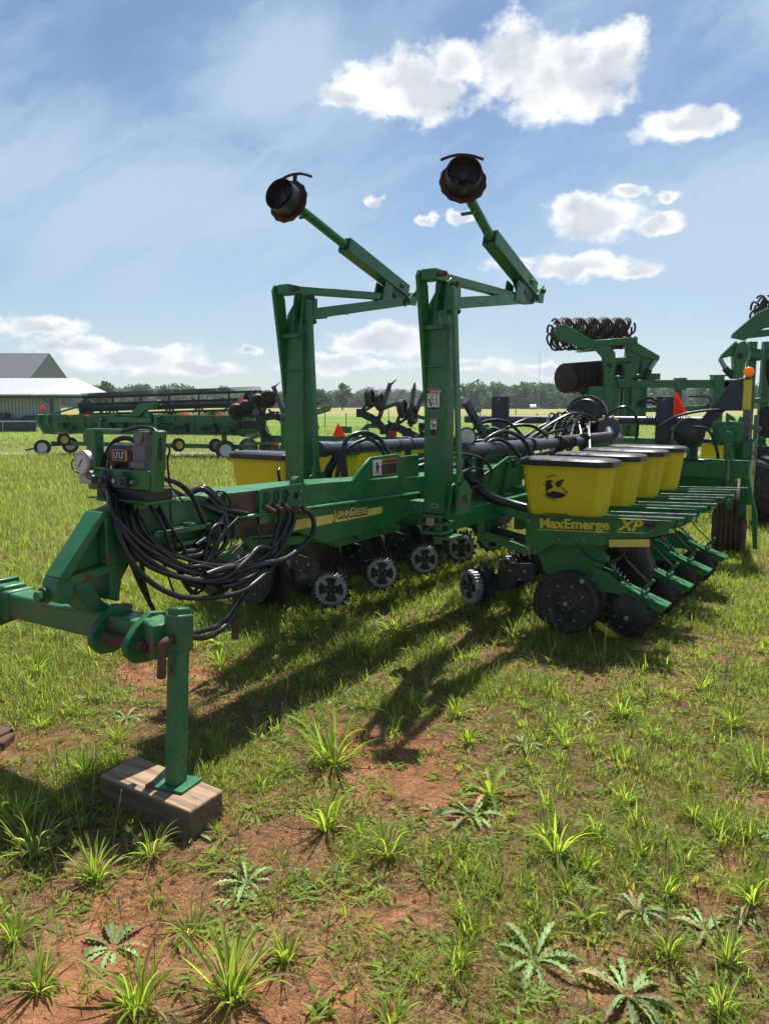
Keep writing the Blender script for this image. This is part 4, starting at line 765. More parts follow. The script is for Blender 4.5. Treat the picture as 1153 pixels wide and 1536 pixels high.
b = MB(); b.box((2.62,-.05,1.10),(4.2,.22,1.25)); b.box((2.68,-.02,1.25),(2.85,.2,1.40)); b.box((4.0,-.02,1.25),(4.15,.2,1.42)); b.prism([(3.2,.1,1.28),(3.75,.1,1.70),(4.25,.1,1.72),(4.2,.1,1.55),(3.9,.1,1.5),(3.7,.1,1.30)], (0,.25,0)); b.box((2.2,.0,.75),(2.3,.2,1.2)); b.box((4.3,.0,.7),(4.4,.2,1.3)); b.box((2.2,.0,.72),(4.5,.12,.80)); b.build('feeder_frame', G, hd, .01)
b = MB()
ra, rb = Vector((.9,1.1,1.50)), Vector((7.4,1.1,1.68)); axv = (rb-ra).normalized()
b.cyl(ra, rb, .085, 12)
for q in range(8):
    an = q*math.pi/4+.39; off = Vector((0, math.cos(an)*.42, math.sin(an)*.42)); b.cyl(ra+off, rb+off, .034, 6)
    for i in range(120):
        p = ra.lerp(rb, (i+.5)/120)+off; b.beam(p, p+Vector((-.03,-.05,.15 if off.z > .3 else -.20)), .016, .016, (1,0,0))
reel = b.build('reel', BP, hd)
for i in range(7):
    p = ra.lerp(rb, i/6); b = MB()
    for q in range(6):
        an = q*math.pi/3+.52; b.beam(p, p+Vector((0, math.cos(an)*.42, math.sin(an)*.42)), .045, .045, (1,0,0))
    b.build('reel_spider', BP, reel)
for p in (ra, rb):
    b = MB(); b.lathe([(.05,-.02),(.36,-.02),(.36,.02),(.05,.02)], p, axv, 24); b.build('reel_end_disc', BP, reel)
b = MB(); b.beam((.14,.2,1.32),(.9,.9,1.62),.05,.06); b.beam((7.2,.2,1.35),(7.3,.95,1.85),.05,.06); b.beam((3.7,.3,1.5),(3.9,1.0,1.75),.08,.08); b.build('reel_arm', GB, hd, .004)
for x, z in ((.95,1.315),(1.62,1.315),(5.25,1.345),(6.42,1.345)):
    b = MB(); b.box((x,.12,z-.03),(x+.17,.155,z+.025)); b.build('reflector', RE, hd)
b = MB(); b.beam((.08,.1,1.3),(-.02,.1,1.52),.02,.02); b.build('lamp_stalk', BK, hd); b = MB(); b.box((-.08,.05,1.5),(.05,.12,1.62)); b.build('marker_lamp', RE, hd, .01)
b = MB(); b.box((6.9,.6,1.74),(7.15,.66,1.84)); b.build('marker_lamp', RE, hd, .01)
rr = random.Random(3)
b = MB()
for i in range(26):
    x = .3+rr.random()*6.5; b.box((x,.05,.78+rr.random()*.1),(x+rr.uniform(.1,.5),.3,.9+rr.random()*.2))
b.build('drive_covers', [mat('dark_green', (.01,.05,.02), .5)], hd, .01)
for x in (.72,1.98,5.05,6.35):
    w = tyre('gauge_wheel', (x,.15,.52 if x < 3 else .42), (1,-.6,0), .21, .12, RB, hub=YP, parent=hd)
ct = tag(empty('header_cart', (-11.23, 25.97, 0), R(-18.41)), 'long low transport cart with white-rimmed wheels under the combine header', 'trailer')
b = MB(); b.box((.1,.25,.32),(7.6,.38,.45)); b.box((.3,-.05,.30),(.42,1.2,.38)); b.box((6.7,-.05,.30),(6.82,1.2,.38)); b.beam((.2,.3,.36),(-.9,.2,.14),.07,.07); b.box((6.5,.25,.45),(6.62,.38,.76)); b.box((1.4,.25,.45),(1.5,.38,.72)); b.beam((7.2,.3,.52),(7.95,.3,.82),.08,.09); b.box((7.5,.2,.47),(8.42,.3,.55)); b.build('cart_frame', G, ct, .006)
for c in ((-.03,0,.26),(6.80,-.05,.30),(.0,1.3,.27),(6.8,1.4,.30)): tyre('cart_wheel', c, (.72,-1,0), c[2], .2, RB, hub=WH, parent=ct)
for c in ((7.85,.55,.30),(8.1,.5,.30)): tyre('cart_wheel', c, (1,0,0), .30, .2, RT, hub=RS, parent=ct)
b = MB(); b.xz([(7.92,.55),(8.16,.55),(8.04,.80)], .15, .17); b.build('slow_vehicle_sign', RE, ct)
for x in (7.5,8.33):
    b = MB(); b.box((x,.17,.47),(x+.1,.21,.55)); b.build('tail_lamp', RE, ct, .005)

# ------------------------------------------------------------------ folded strip-till implement (wings of gauge wheels and shanks in the air)
ti = tag(empty('strip_tiller', (-.8, 15, 0)), 'green and black implement with folded-up wings of gauge wheels and upright shanks', 'farm implement')
T = lambda x, z, y=0: Vector((x+.8, y, z))
def fold_row(wheels, shank, tip, brk, ax, y):
    for i, (x, z, r) in enumerate(wheels):
        c = T(x, z, y+.08*i); a = Vector(ax).normalized()
        b = MB(); b.lathe([(r*.62,-.05),(r*.9,-.055),(r,-.035),(r,.035),(r*.9,.055),(r*.62,.05),(r*.55,.0),(r*.62,-.05)], c, a, 30, cap=False); w = b.build('gauge_wheel', RB, ti)
        b = MB(); b.lathe([(.0,-.03),(.05,-.035),(.06,-.012),(r*.62,-.02),(r*.62,.02),(.0,.03)], c, a, 24, cap=False); w2 = b.build('wheel_disc', BP, w)
        b = MB(); b.beam(c, T(brk[0][0], brk[0][1], y+.1), .03, .05); b.build('wheel_arm', BP, w)
    (x0,z0),(x1,z1) = shank
    b = MB(); b.beam(T(x0,z0,y+.12), T(x1,z1,y+.12), .03, .085, (1,0,0)); b.prism([T(x1-.04,z1-.03,y+.10),T(x1+.05,z1-.02,y+.10),T(tip[0],tip[1],y+.10),T(tip[0]-.03,tip[1]-.03,y+.10)], (0,.03,0)); b.build('shank', [mat('worn_shank', (.10,.10,.11), .4, metal=.5, var=.4)], ti, .003)
    b = MB(); pts = [T(x,z,y) for x, z in brk]
    for p, q in zip(pts, pts[1:]): b.beam(p, q, .14, .14)
    for i_, p in enumerate(pts): b.cb(p, (.18,.18,.16)); b.beam(p+Vector((-.03,-.1,.02)), p+Vector((.09*(-1)**i_,-.12,.12)), .05, .04); b.cyl(p+Vector((.02,-.14,.0)), p+Vector((.02,.12,0)), .045, 10)
    b.build('row_bracket', BP, ti, .008)
fold_row([(-.27,1.80,.175),(-.09,1.73,.175)], ((-.10,1.42),(.11,2.08)), (.27,2.19), [(-.44,1.52),(-.16,1.38),(.0,1.20),(.16,1.26)], (.95,-.42,.15), 0)
fold_row([(.34,1.60,.18),(.52,1.49,.19)], ((.47,1.30),(.55,1.96)), (.58,2.10), [(.20,1.27),(.42,1.16),(.6,1.02),(.75,1.10)], (.95,-.42,.15), -.1)
fold_row([(.95,1.62,.17),(1.1,1.52,.17)], ((.50,1.25),(.76,1.90)), (.84,1.96), [(.75,1.25),(1.0,1.15),(1.2,1.1)], (.95,-.42,.15), .3)
fold_row([(-2.80,1.55,.155),(-2.64,1.60,.165)], ((-2.40,1.38),(-2.55,1.88)), (-2.50,1.93), [(-2.78,1.27),(-2.55,1.30),(-2.33,1.26),(-2.25,1.05)], (.55,-.85,-.25), 0)
fold_row([(-2.42,1.73,.155),(-2.24,1.78,.175)], ((-1.94,1.50),(-2.13,2.03)), (-1.97,2.12), [(-2.35,1.42),(-2.1,1.47),(-1.9,1.4),(-1.8,1.15)], (.55,-.85,-.25), .15)
for x_, z_, r_, a_ in ((-2.58,1.78,.17,(.6,-.8,0)),(-1.82,1.6,.2,(.8,-.5,0))):
    b = MB(); b.lathe([(.03,-.02),(r_,0),(.03,.02)], T(x_,z_,.4), a_, 24); b.build('cutting_disc', BP, ti)
b = MB(); b.beam(T(-.02,1.60,.2), T(.26,1.71,.2), .06, .07); b.beam(T(.3,1.55,.2), T(.95,1.36,.2), .07, .07); b.beam(T(-2.6,1.45,.3), T(-1.8,1.5,.3), .08, .08); b.build('lift_cylinder', GB, ti, .005)
b = MB(); b.beam(T(-2.3,1.02,.3), T(1.3,.98,.3), .14, .14); b.beam(T(-1.9,.8,.1), T(-1.9,1.5,.1), .14, .14, (1,0,0)); b.beam(T(-.65,.98,-.1), T(-.32,1.29,0), .06, .06); b.beam(T(-.33,1.28,0), T(.3,1.26,0), .07, .08); b.beam(T(-.4,.98,-.2), T(-.30,1.28,0), .03, .04); b.beam(T(.3,1.26,0), T(.8,1.0,.1), .06, .08); b.box(T(-.86,1.14,-.02), T(-.62,1.27,.05)); b.box(T(-1.35,.78,.0), T(-.95,.98,.3)); b.box(T(-2.0,.55,.0), T(-1.75,.85,.3)); b.box(T(-.1,.86,-.1), T(.9,1.0,.1)); b.beam(T(-1.5,.9,-.2), T(-.2,1.05,-.2), .07, .07); b.build('implement_frame', G, ti, .006)
b = MB()
for i in range(22):
    x = rr.uniform(-1.4,.9); z = rr.uniform(.85,1.1); b.beam(T(x,z,-.1), T(x+rr.uniform(-.2,.2),z+rr.uniform(-.08,.1),.1), rr.uniform(.03,.1), rr.uniform(.03,.1))
for x in (-1.95,-1.0,.4): b.beam(T(x,.0,.2), T(x,.9,.2), .12, .12, (1,0,0))
b.build('clutter_brackets', BP, ti, .005)
for x in (-1.92,-1.3,.2,.9): tyre('support_wheel', T(x,.3,.1), (1,-.2,0), .30, .2, RB, hub=BP, parent=ti)
b = MB(); b.prism([T(-.98,1.085,-.15),T(-.73,1.085,-.15),T(-.87,1.345,-.15)], (0,.012,0)); b.m(1); b.prism([T(-.955,1.10,-.153),T(-.76,1.10,-.153),T(-.868,1.315,-.153)], (0,.002,0)); b.build('slow_vehicle_sign', [RE, RE], ti)
b = MB(); b.box(T(.06,1.17,-.1), T(.25,1.23,-.07)); b.m(1); b.box(T(.08,1.06,-.1), T(.23,1.17,-.07)); b.build('rear_reflector', [RE, MR], ti)
pan = MB(); pan.prism([T(-1.42,1.44,.5),T(-1.06,1.55,.5),T(-1.02,1.67,.5),T(-1.42,1.56,.5)], (0,.05,0)); pn = pan.build('side_panel', GB, ti, .006)
b = MB(); b.beam(T(-1.36,1.45,.6), T(-1.30,1.2,.6), .03, .04); b.beam(T(-1.4,1.72,.6), T(-1.28,1.7,.6), .12, .06); b.beam(T(-1.4,1.8,.6), T(-1.27,1.72,.6), .05, .03); b.build('panel_stand', BP, ti, .004)
b = MB()
for i in range(9):
    if i == 5: continue
    p = T(-1.37+i*.034, 1.495+i*.0105, .497); b.beam(p, p+Vector((.024,0,.007)), .004, .006); b.beam(p+Vector((0,0,.035)), p+Vector((.024,0,.042)), .004, .006); b.beam(p+Vector((.003,0,0)), p+Vector((.003,0,.037)), .007, .004, (1,0,0))
b.build('panel_marking', YP, pn)

# ------------------------------------------------------------------ disc tiller with rolling baskets (far right)
dt = tag(empty('disc_tiller', (4.4, 12, 0)), 'tall green folded tillage machine with rusty rolling baskets and disc gangs, at the right edge', 'farm implement')
U = lambda x, z, y=0: Vector((x-4.4, y, z))
def pxz(b, P, y, t): return b.prism([U(x, z, y) for x, z in P], (0, t, 0))
def basket(p0, p1, r):
    p0 = Vector(p0); p1 = Vector(p1); ax = (p1-p0).normalized(); a = ax.cross(Vector((0,0,1))).normalized(); u = a.cross(ax)
    b = MB(); b.cyl(p0, p1, .06, 10); n = 17
    for i in range(n):
        c = p0.lerp(p1, (i+.5)/n)
        for q in range(7):
            an = q*2*math.pi/7 + i*.30; pts = []
            for k_ in range(5):
                rr_ = r*(.25+.75*min(1,k_/2.2)); aa = an + k_*.30; pts.append(c + a*(rr_*math.cos(aa)) + u*(rr_*math.sin(aa)) + ax*(.012*k_))
            b.tube(pts, .017, 6, 2)
    return b.build('rolling_basket', mat('basket_steel', (.075,.045,.035), .6, metal=.3, var=.5), dt)
def gang(p0, p1, r, n):
    p0 = Vector(p0); p1 = Vector(p1); ax = (p1-p0).normalized()
    for i in range(n):
        c = p0.lerp(p1, i/(n-1)); b = MB(); b.lathe([(.02,.0),(r*.5,.012),(r,.06),(r,.066),(r*.5,.02),(.02,.008)], c, ax, 36, wave=.015, wn=18, cap=True); b.build('gang_disc', DR, dt)
    b = MB(); b.cyl(p0, p1, .035, 10)
    for i in range(n):
        c = p0.lerp(p1, (i+.5)/n); b.beam(c+Vector((.0,-.1,-.18)), c+Vector((.14,-.12,-.23)), .02, .015)
    b.build('gang_axle', BP, dt)
basket(U(2.52,2.73,.1), U(3.80,2.80,.7), .235)
b = MB(); pxz(b, [(2.54,2.84),(2.66,2.86),(3.1,2.62),(3.14,2.53),(2.95,2.50),(2.60,2.62),(2.52,2.70)], -.14, .04); pxz(b, [(3.7,2.9),(3.80,2.86),(4.05,2.68),(4.06,2.58),(3.75,2.62),(3.62,2.75)], .85, .04); b.beam(U(3.08,2.58,-.05), U(3.75,2.63,-.05), .10, .09); b.beam(U(3.1,2.55,.85), U(4.0,2.63,.85), .09, .09); b.beam(U(3.12,2.55,-.1), U(3.12,2.55,.9), .08, .08); pxz(b, [(3.55,2.68),(3.62,2.68),(4.12,2.40),(4.10,2.33),(3.9,2.38),(3.62,2.5)], -.02, .04); b.build('basket_frame', G, dt, .006)
b = MB(); pxz(b, [(3.12,2.56),(3.34,2.56),(3.42,2.44),(3.44,2.28),(3.42,2.10),(3.42,1.3),(3.27,1.3),(3.27,2.15),(3.24,2.38),(3.12,2.5)], -.12, .10); b.m(1); b.cyl(U(3.34,2.26,-.135), U(3.34,2.26,-.12), .04, 12); b.build('fold_post', [G, INK], dt, .006)
b = MB(); b.box(U(3.44,1.3,-.02), U(3.53,2.04,.1)); pxz(b, [(3.62,2.52),(3.8,2.52),(3.86,2.40),(3.80,2.2),(3.72,2.05),(3.72,1.2),(3.60,1.2),(3.60,2.2)], .0, .1); b.box(U(3.88,1.4,.2), U(4.02,2.5,.3)); b.box(U(3.05,1.75,-.1), U(3.3,1.95,.1)); b.box(U(3.58,1.4,.1),U(3.74,2.02,.24)); b.build('fold_post', G, dt, .006)
b = MB(); b.cyl(U(3.43,2.33,-.05), U(3.68,2.35,.0), .055, 14); b.cyl(U(3.44,2.08,.05), U(3.95,2.12,.05), .03, 10); b.build('pivot_tube', G, dt)
b = MB(); pxz(b, [(3.85,2.42),(4.13,2.40),(4.05,2.22),(3.9,2.1)], .06, .03); pxz(b, [(3.85,2.15),(4.18,2.15),(4.18,2.02),(3.85,2.02)], .1, .1); b.build('lift_plate', G, dt, .004)
b = MB(); b.cyl(U(4.08,2.36,.02), U(3.98,2.2,.02), .035, 10); b.m(1); b.cyl(U(3.98,2.2,.02), U(3.92,2.08,.02), .05, 12); b.build('hydraulic_cylinder', [SV, BP], dt)
gang(U(2.68,2.07,.0), U(3.90,2.19,.9), .225, 12)
b = MB(); b.beam(U(2.9,2.0,.1), U(3.05,1.85,.1), .05, .12); b.build('gang_hanger', RS, dt)
b = MB(); b.beam(U(3.50,1.99,0), U(5.26,1.99,0), .12, .12); b.box(U(4.36,1.90,-.07), U(4.52,2.08,.07)); b.box(U(4.92,1.3,-.08), U(5.08,2.12,.08)); b.box(U(3.70,1.2,-.07), U(3.84,1.95,.07)); b.beam(U(3.7,1.60,.1), U(5.05,1.63,.1), .09, .08); b.box(U(4.40,1.0,.05), U(4.50,1.95,.12)); b.beam(U(3.0,1.1,.2), U(5.1,1.1,.2), .14, .14); b.box(U(5.08,1.9,-.06), U(5.26,2.03,.06)); b.beam(U(4.9,2.115,0), U(5.25,2.115,0),.16,.02); b.build('main_frame', G, dt, .008)
b = MB(); pxz(b, [(5.18,2.06),(5.34,2.06),(5.36,2.3),(5.40,2.5),(5.34,2.62),(5.22,2.58),(5.17,2.4),(5.19,2.25)], -.12, .1); pxz(b, [(4.98,2.35),(5.02,2.42),(5.22,2.62),(5.26,2.54),(5.18,2.4)], -.08, .05); b.m(1); b.cyl(U(5.27,2.40,-.135), U(5.27,2.40,-.12), .045, 12); b.build('fold_post', [G, INK], dt, .006)
b = MB(); pxz(b, [(5.12,2.66),(5.14,2.72),(5.48,3.02),(5.95,3.25),(6.1,3.2),(6.1,2.95),(5.75,2.88),(5.5,2.74),(5.32,2.62)], -.14, .05); b.build('basket_frame', G, dt, .006); b = MB(); b.beam(U(5.5,2.72,.1), U(6.2,2.80,.1), .1, .1); b.build('cross_beam', G, dt, .006)
b = MB()
for x in (5.48,5.70): b.box(U(x,.9,.05), U(x+.12,2.62,.15)); b.cyl(U(x-.02,2.42,.03), U(x+.15,2.42,.03), .09, 14)
b.beam(U(5.5,1.72,.0), U(5.9,1.78,0), .08, .08); b.box(U(5.95,.8,.0), U(6.06,2.3,.1)); b.build('fold_post', G, dt, .006)
b = MB(); b.cyl(U(5.0,2.36,-.06), U(5.1,2.2,-.06), .035, 10); b.m(1); b.cyl(U(5.08,2.22,-.06), U(5.2,2.10,-.06), .05, 12); b.build('hydraulic_cylinder', [SV, BP], dt)
basket(U(5.55,3.06,.0), U(6.9,3.12,.5), .235)
gang(U(5.82,2.20,-.1), U(6.8,2.25,.6), .27, 7)
gang(U(5.74,1.42,-.15), U(6.6,1.42,.5), .24, 6)
b = MB(); b.tube([U(4.55,1.80,-.1), U(4.75,1.80,-.1), U(4.87,1.78,-.1), U(4.88,1.70,-.1), U(4.82,1.66,-.1)], .012, 6, 4); b.tube([U(3.8,1.7,-.1), U(3.95,1.78,-.15), U(4.1,1.70,-.1), U(4.2,1.72,0)], .02, 6, 4); b.tube([U(3.8,1.66,-.1), U(3.95,1.72,-.15), U(4.05,1.68,-.1)], .02, 6, 4); b.build('hydraulic_hose', HS, dt)
tyre('carrying_tyre', (5.50-4.4, -1.0, .54), (.88,-.47,0), .54, .62, RB, lug=22, ribs=1, parent=dt, hub=BP)
b = MB(); b.beam((1.1,-1,.54),(1.3,0,1.1),.12,.12); b.build('tyre_leg', G, dt)

# ------------------------------------------------------------------ ground, path, fields
def vnoise(x, y, s, seed=0):
    xi = x*s; yi = y*s; x0 = np.floor(xi).astype(int); y0 = np.floor(yi).astype(int); fx = xi-x0; fy = yi-y0
    fx = fx*fx*(3-2*fx); fy = fy*fy*(3-2*fy)
    def h(a, c):
        n = (a*374761393 + c*668265263 + seed*1442695041) & 0x7fffffff; n = ((n ^ (n >> 13))*1274126177) & 0x7fffffff; return ((n ^ (n >> 16)) & 0xffff)/65535.
    return (h(x0,y0)*(1-fx)+h(x0+1,y0)*fx)*(1-fy) + (h(x0,y0+1)*(1-fx)+h(x0+1,y0+1)*fx)*fy
def fnoise(x, y, s, seed=0): return .5*vnoise(x,y,s,seed)+.3*vnoise(x,y,s*2.1,seed+1)+.2*vnoise(x,y,s*4.3,seed+2)
BARE = [(-1.12,4.58,.5),(.08,3.59,.45),(-.72,2.4,.4),(-.92,1.98,.25),(-.04,2.51,.2),(.41,3.2,.28),(-1.43,4.81,.35),(-.44,2.93,.3),(.05,2.47,.2),(1.5,2.3,.15),(-.2,1.8,.4)]
def bare(x, y):
    v = np.zeros_like(x)
    for a, c, r in BARE: v = np.maximum(v, np.clip(1.35-np.hypot((x-a), (y-c)*.8)/r, 0, 1))
    n = fnoise(x, y, 1.6, 5)
    near = np.clip((9-y)/5, 0, 1)
    v = v*(.15+1.1*n) + np.clip((n-.58)*3.0, 0, .5)*near
    return np.clip(v, 0, 1)
def axis(lo, hi, st, far, g=1.25):
    a = list(np.arange(lo, hi, st)); s_ = st
    while a[-1] < far: s_ *= g; a.append(a[-1]+s_)
    return a
ax_ = axis(0, 7, .12, 2200); xs = np.array([-v for v in ax_[::-1][:-1]] + ax_); ys = np.array([-2200,-800,-200,-60,-20,-8,-3,0,.6] + axis(1.2, 13, .12, 2600))
XX, YY = np.meshgrid(xs, ys); nx, ny = len(xs), len(ys)
nr = np.clip((13-YY)/6, 0, 1)*np.clip((YY)/1, 0, 1)*np.clip((8-np.abs(XX))/2, 0, 1)
ZZ = (fnoise(XX, YY, 2.2, 9)-.5)*.05*nr
bx = np.hypot(XX+1.0, YY-3.25); ZZ *= np.clip(bx/.6-.4, 0, 1)
V_ = np.stack([XX.ravel(), YY.ravel(), ZZ.ravel()], 1)
idx = np.arange(nx*ny).reshape(ny, nx); F_ = np.stack([idx[:-1,:-1], idx[:-1,1:], idx[1:,1:], idx[1:,:-1]], -1).reshape(-1, 4)
me = bpy.data.meshes.new('ground'); me.from_pydata(V_, [], F_); me.polygons.foreach_set('use_smooth', [True]*len(F_))
at = me.attributes.new('bare', 'FLOAT', 'POINT'); at.data.foreach_set('value', bare(XX.ravel(), YY.ravel()).astype(np.float32))
gd = bpy.data.objects.new('ground', me); C.objects.link(gd); tag(gd, 'reddish soil and thatch under patchy grass', 'ground', kind='structure')
gm = bpy.data.materials.new('soil'); gm.use_nodes = True; gm.node_tree.nodes.clear(); q = NT(gm.node_tree)
pos = q.n('ShaderNodeNewGeometry').outputs['Position']; sx_ = q.n('ShaderNodeSeparateXYZ', i={0: pos}); gy = sx_.outputs[1]
ba = q.n('ShaderNodeAttribute', attribute_name='bare').outputs['Fac']
na = q.noise(pos, 9, 8, .65); nb = q.noise(pos, 45, 6, .6); nc = q.noise(pos, 1.3, 5, .6); nd = q.noise(pos, 160, 3, .6)
red = q.mix(q.ramp(na, .3, .7), (.22,.082,.036), (.44,.20,.10)); red = q.mix(q.ramp(nd, .5, .75, 0, .55), red, (.44,.27,.17))
th = q.mix(q.ramp(nb, .35, .65), (.085,.043,.020), (.36,.215,.105)); th = q.mix(q.ramp(na, .52, .72, 0, .7), th, (.085,.095,.025))
near = q.mix(q.ramp(q.m('ADD', ba, q.m('MULTIPLY', q.m('SUBTRACT', na, .5), .9)), .25, .6), th, red)
tuf = q.mix(nc, (.115,.14,.034), (.205,.215,.068)); tuf = q.mix(q.ramp(nb, .45, .75, 0, .6), tuf, (.28,.25,.11))
col = q.mix(q.ramp(q.m('ADD', gy, q.m('MULTIPLY', nc, 4.0)), 7.5, 15.0), near, tuf)
far = q.mix(q.noise(pos, .06, 5, .6), (.13,.22,.03), (.20,.27,.055))
col = q.mix(q.ramp(gy, 28, 46), col, far)
tan = q.mix(q.noise(pos, .03, 6, .6), (.33,.29,.11), (.24,.27,.07))
col = q.mix(q.ramp(q.m('ADD', gy, q.m('MULTIPLY', q.noise(pos, .02, 4), 14.0)), 112, 118), col, tan)
bmp = q.n('ShaderNodeBump', i={'Strength': 1.0, 'Distance': .045, 'Height': q.m('ADD', q.m('MULTIPLY', nb, .5), na)})
bs = q.n('ShaderNodeBsdfPrincipled', i={'Base Color': col, 'Roughness': .92, 'Specular IOR Level': .15, 'Normal': bmp.outputs[0]}); q.n('ShaderNodeOutputMaterial', i={0: bs}); me.materials.append(gm)
b = MB(); n = 60
L0 = [Vector((-60+i*1.45, 27.6+.5*math.sin(i*.3)+.3*math.sin(i*.9)+max(0,(i-40))*-.02, .006)) for i in range(n)]; L1 = [p+Vector((.3,-2.1+.25*math.sin(i*.7),0)) for i, p in enumerate(L0)]
b.add(L0+L1, [(i, n+i, n+i+1, i+1) for i in range(n-1)])
pt = b.build('path', mat('gravel', (.34,.27,.19), .95, var=.35, vscale=1.5, bump=.4)); tag(pt, 'pale gravel track crossing behind the grass', 'path', kind='structure')

# ------------------------------------------------------------------ barn, roof behind, fences, mast, far cars
mw = mat('white_metal_sheet', (.50,.52,.54), .45, metal=.0, var=.08); mdk = mat('dark_steel', (.06,.075,.09), .6)  # mdk: dark blue-grey steel for shed posts, eave beam and wire fence
ms = mat('shingle_grey', (.10,.115,.125), .8, var=.15)
bn = tag(empty('open_shed', (-34, 58, 0)), 'open-sided white metal shed with a shallow pale roof, at the left edge', 'shed')
b = MB(); rf = [(-14,-.6,2.26),(14.3,-.6,2.26),(8.7,7.5,3.66),(-14,7.5,3.66)]
b.add([*rf, *[(x,y,z+.09) for x,y,z in rf]], [(3,2,1,0),(4,5,6,7),(0,1,5,4),(1,2,6,5),(2,3,7,6)]); b.add([(14.3,-.6,2.26),(9.0,15,2.26),(8.7,7.5,3.66),(14.3,-.6,2.35),(9.0,15,2.35),(8.7,7.5,3.75)], [(0,1,2),(3,5,4),(0,3,4,1)]); b.add([(-14,7.5,3.70),(8.7,7.5,3.70),(9.0,15,2.3),(-14,15,2.3)], [(0,1,2,3)])
for i in range(56): b.beam((-13.6+i*.4,-.6,2.357),(-13.6+i*.4,7.5,3.757),.05,.04)
b.build('roof', mw, bn)
b = MB()
for i in range(90): b.box((-13.6+i*.26,1.5,0),(-13.6+i*.26+.20,1.55,2.3))
b.box((-14,1.56,0),(9.5,1.7,2.5)); b.build('back_wall', mw, bn)
for x in (-9.6,-3.2,3.0,9.6,13.2):
    b = MB(); b.box((x,-.1,0),(x+.22,.12,2.3)); b.beam((x+.1,0,1.6),(x-.7,0,2.2),.08,.08); b.build('post', mdk, bn)
b = MB(); b.box((-14,-.2,2.06),(14,.05,2.25)); b.build('eave_beam', mdk, bn)
b = MB()
for i in range(7): b.box((2.5+i*1.2,.5,0),(2.5+i*1.2+1.1,1.4,.6+.2*(i % 3)))
b.build('stored_crates', mat('dark_store', (.05,.06,.075), .7, var=.5), bn)
gb2 = tag(empty('gabled_building', (-36, 75, 0)), 'building with a dark grey gabled roof rising behind the white shed', 'building')
b = MB(); b.box((-12,0,0),(2.2,8,4.2)); b.build('wall', mw, gb2); b = MB(); b.prism([(-12,-.5,4.1),(-12,4,6.6),(-12,8.5,4.1)], (13.4,0,0)); o = b.build('roof', ms, gb2); o.data.transform(Matrix.Translation((1.6,0,0)))
fn1 = tag(empty('pipe_fence', (-30, 47, 0)), 'low pipe rail fence in front of the white shed', 'fence')
b = MB(); b.cyl((-8,0,.63),(9.4,0,.63),.035,8); b.build('rail', mat('galvanised', (.45,.46,.47), .45, metal=.5), fn1)
for i in range(9):
    b = MB(); b.cyl((-7+i*2.05,0,0),(-7+i*2.05,0,.63),.03,8); b.build('post', MATS['galvanised'], fn1)
b = MB(); b.box((-8,.05,.02),(9.3,.08,.56)); b.build('mesh_panel', mat('dark_mesh', (.035,.04,.05), .7), fn1)
fn2 = tag(empty('wire_fence', (-3, 58, 0)), 'wire fence on dark posts along the far green field', 'fence')
for i in range(16):
    b = MB(); b.cyl((-6+i*1.55,0,0),(-6+i*1.55,0,1.0 if i % 3 else 1.25),.035,6); b.build('post', mdk, fn2)
b = MB()
for z in (.3,.6,.9): b.cyl((-6,0,z),(17.3,0,z),.006,5)
b.build('wire', mdk, fn2)
mst = MB(); mst.cyl((0,0,0),(0,0,14.8),.06,6,.03); o = mst.build('radio_mast', mat('pale_steel', (.35,.37,.4), .5)); o.location = (38.8,200,0); tag(o, 'thin pale radio mast rising above the far woods', 'mast')
def car(x, col, lab):
    e = tag(empty('parked_car', (x, 228, 0), R(80)), lab, 'car')
    m = mat('car_paint', col, .3, var=.05); b = MB(); b.xz([(-2.2,.35),(2.2,.35),(2.2,.8),(1.3,.95),(.7,1.42),(-1.4,1.42),(-2.1,.95)], -.85, .85); b.build('body', m, e, .1)
    b = MB(); b.xz([(.62,1.35),(1.15,.95),(-1.7,.95),(-1.35,1.35)], -.86, -.855); b.build('windows', INK, e)
    for wx in (-1.35,1.35):
        b = MB(); b.cyl((wx,-.9,.33),(wx,.9,.33),.33,14); b.build('wheel', RB, e)
car(42.6, (.75,.76,.77), 'tiny white car far off at the foot of the woods')

# ------------------------------------------------------------------ trees
def leaf_mat(name, c, tr, mixf=.42):
    m = bpy.data.materials.new(name); m.use_nodes = True; m.node_tree.nodes.clear(); q = NT(m.node_tree)
    t = q.n('ShaderNodeAttribute', attribute_name='tint').outputs['Fac']
    cc = q.mix(t, tuple(x*.55 for x in c), tuple(min(1,x*1.55) for x in c)); tc = q.mix(t, tuple(x*.55 for x in tr), tuple(min(1,x*1.5) for x in tr))
    a = q.n('ShaderNodeBsdfPrincipled', i={'Base Color': cc, 'Roughness': .5, 'Specular IOR Level': .3}); b_ = q.n('ShaderNodeBsdfTranslucent', i={'Color': tc})
    q.n('ShaderNodeOutputMaterial', i={0: q.n('ShaderNodeMixShader', i={0: mixf, 1: a, 2: b_})}); MATS[name] = m; return m
def qmesh(name, V, F, tint, m, smooth=False):
    me = bpy.data.meshes.new(name); n = len(V); k_ = F.shape[1]
    me.vertices.add(n); me.vertices.foreach_set('co', V.astype(np.float32).ravel()); me.loops.add(F.size); me.loops.foreach_set('vertex_index', F.astype(np.int32).ravel())
    me.polygons.add(len(F)); me.polygons.foreach_set('loop_start', np.arange(len(F), dtype=np.int32)*k_)
    me.polygons.foreach_set('use_smooth', np.full(len(F), smooth))
    at = me.attributes.new('tint', 'FLOAT', 'POINT'); at.data.foreach_set('value', tint.astype(np.float32)); me.update(calc_edges=True); me.validate(); me.materials.append(m)
    o = bpy.data.objects.new(name, me); C.objects.link(o); return o
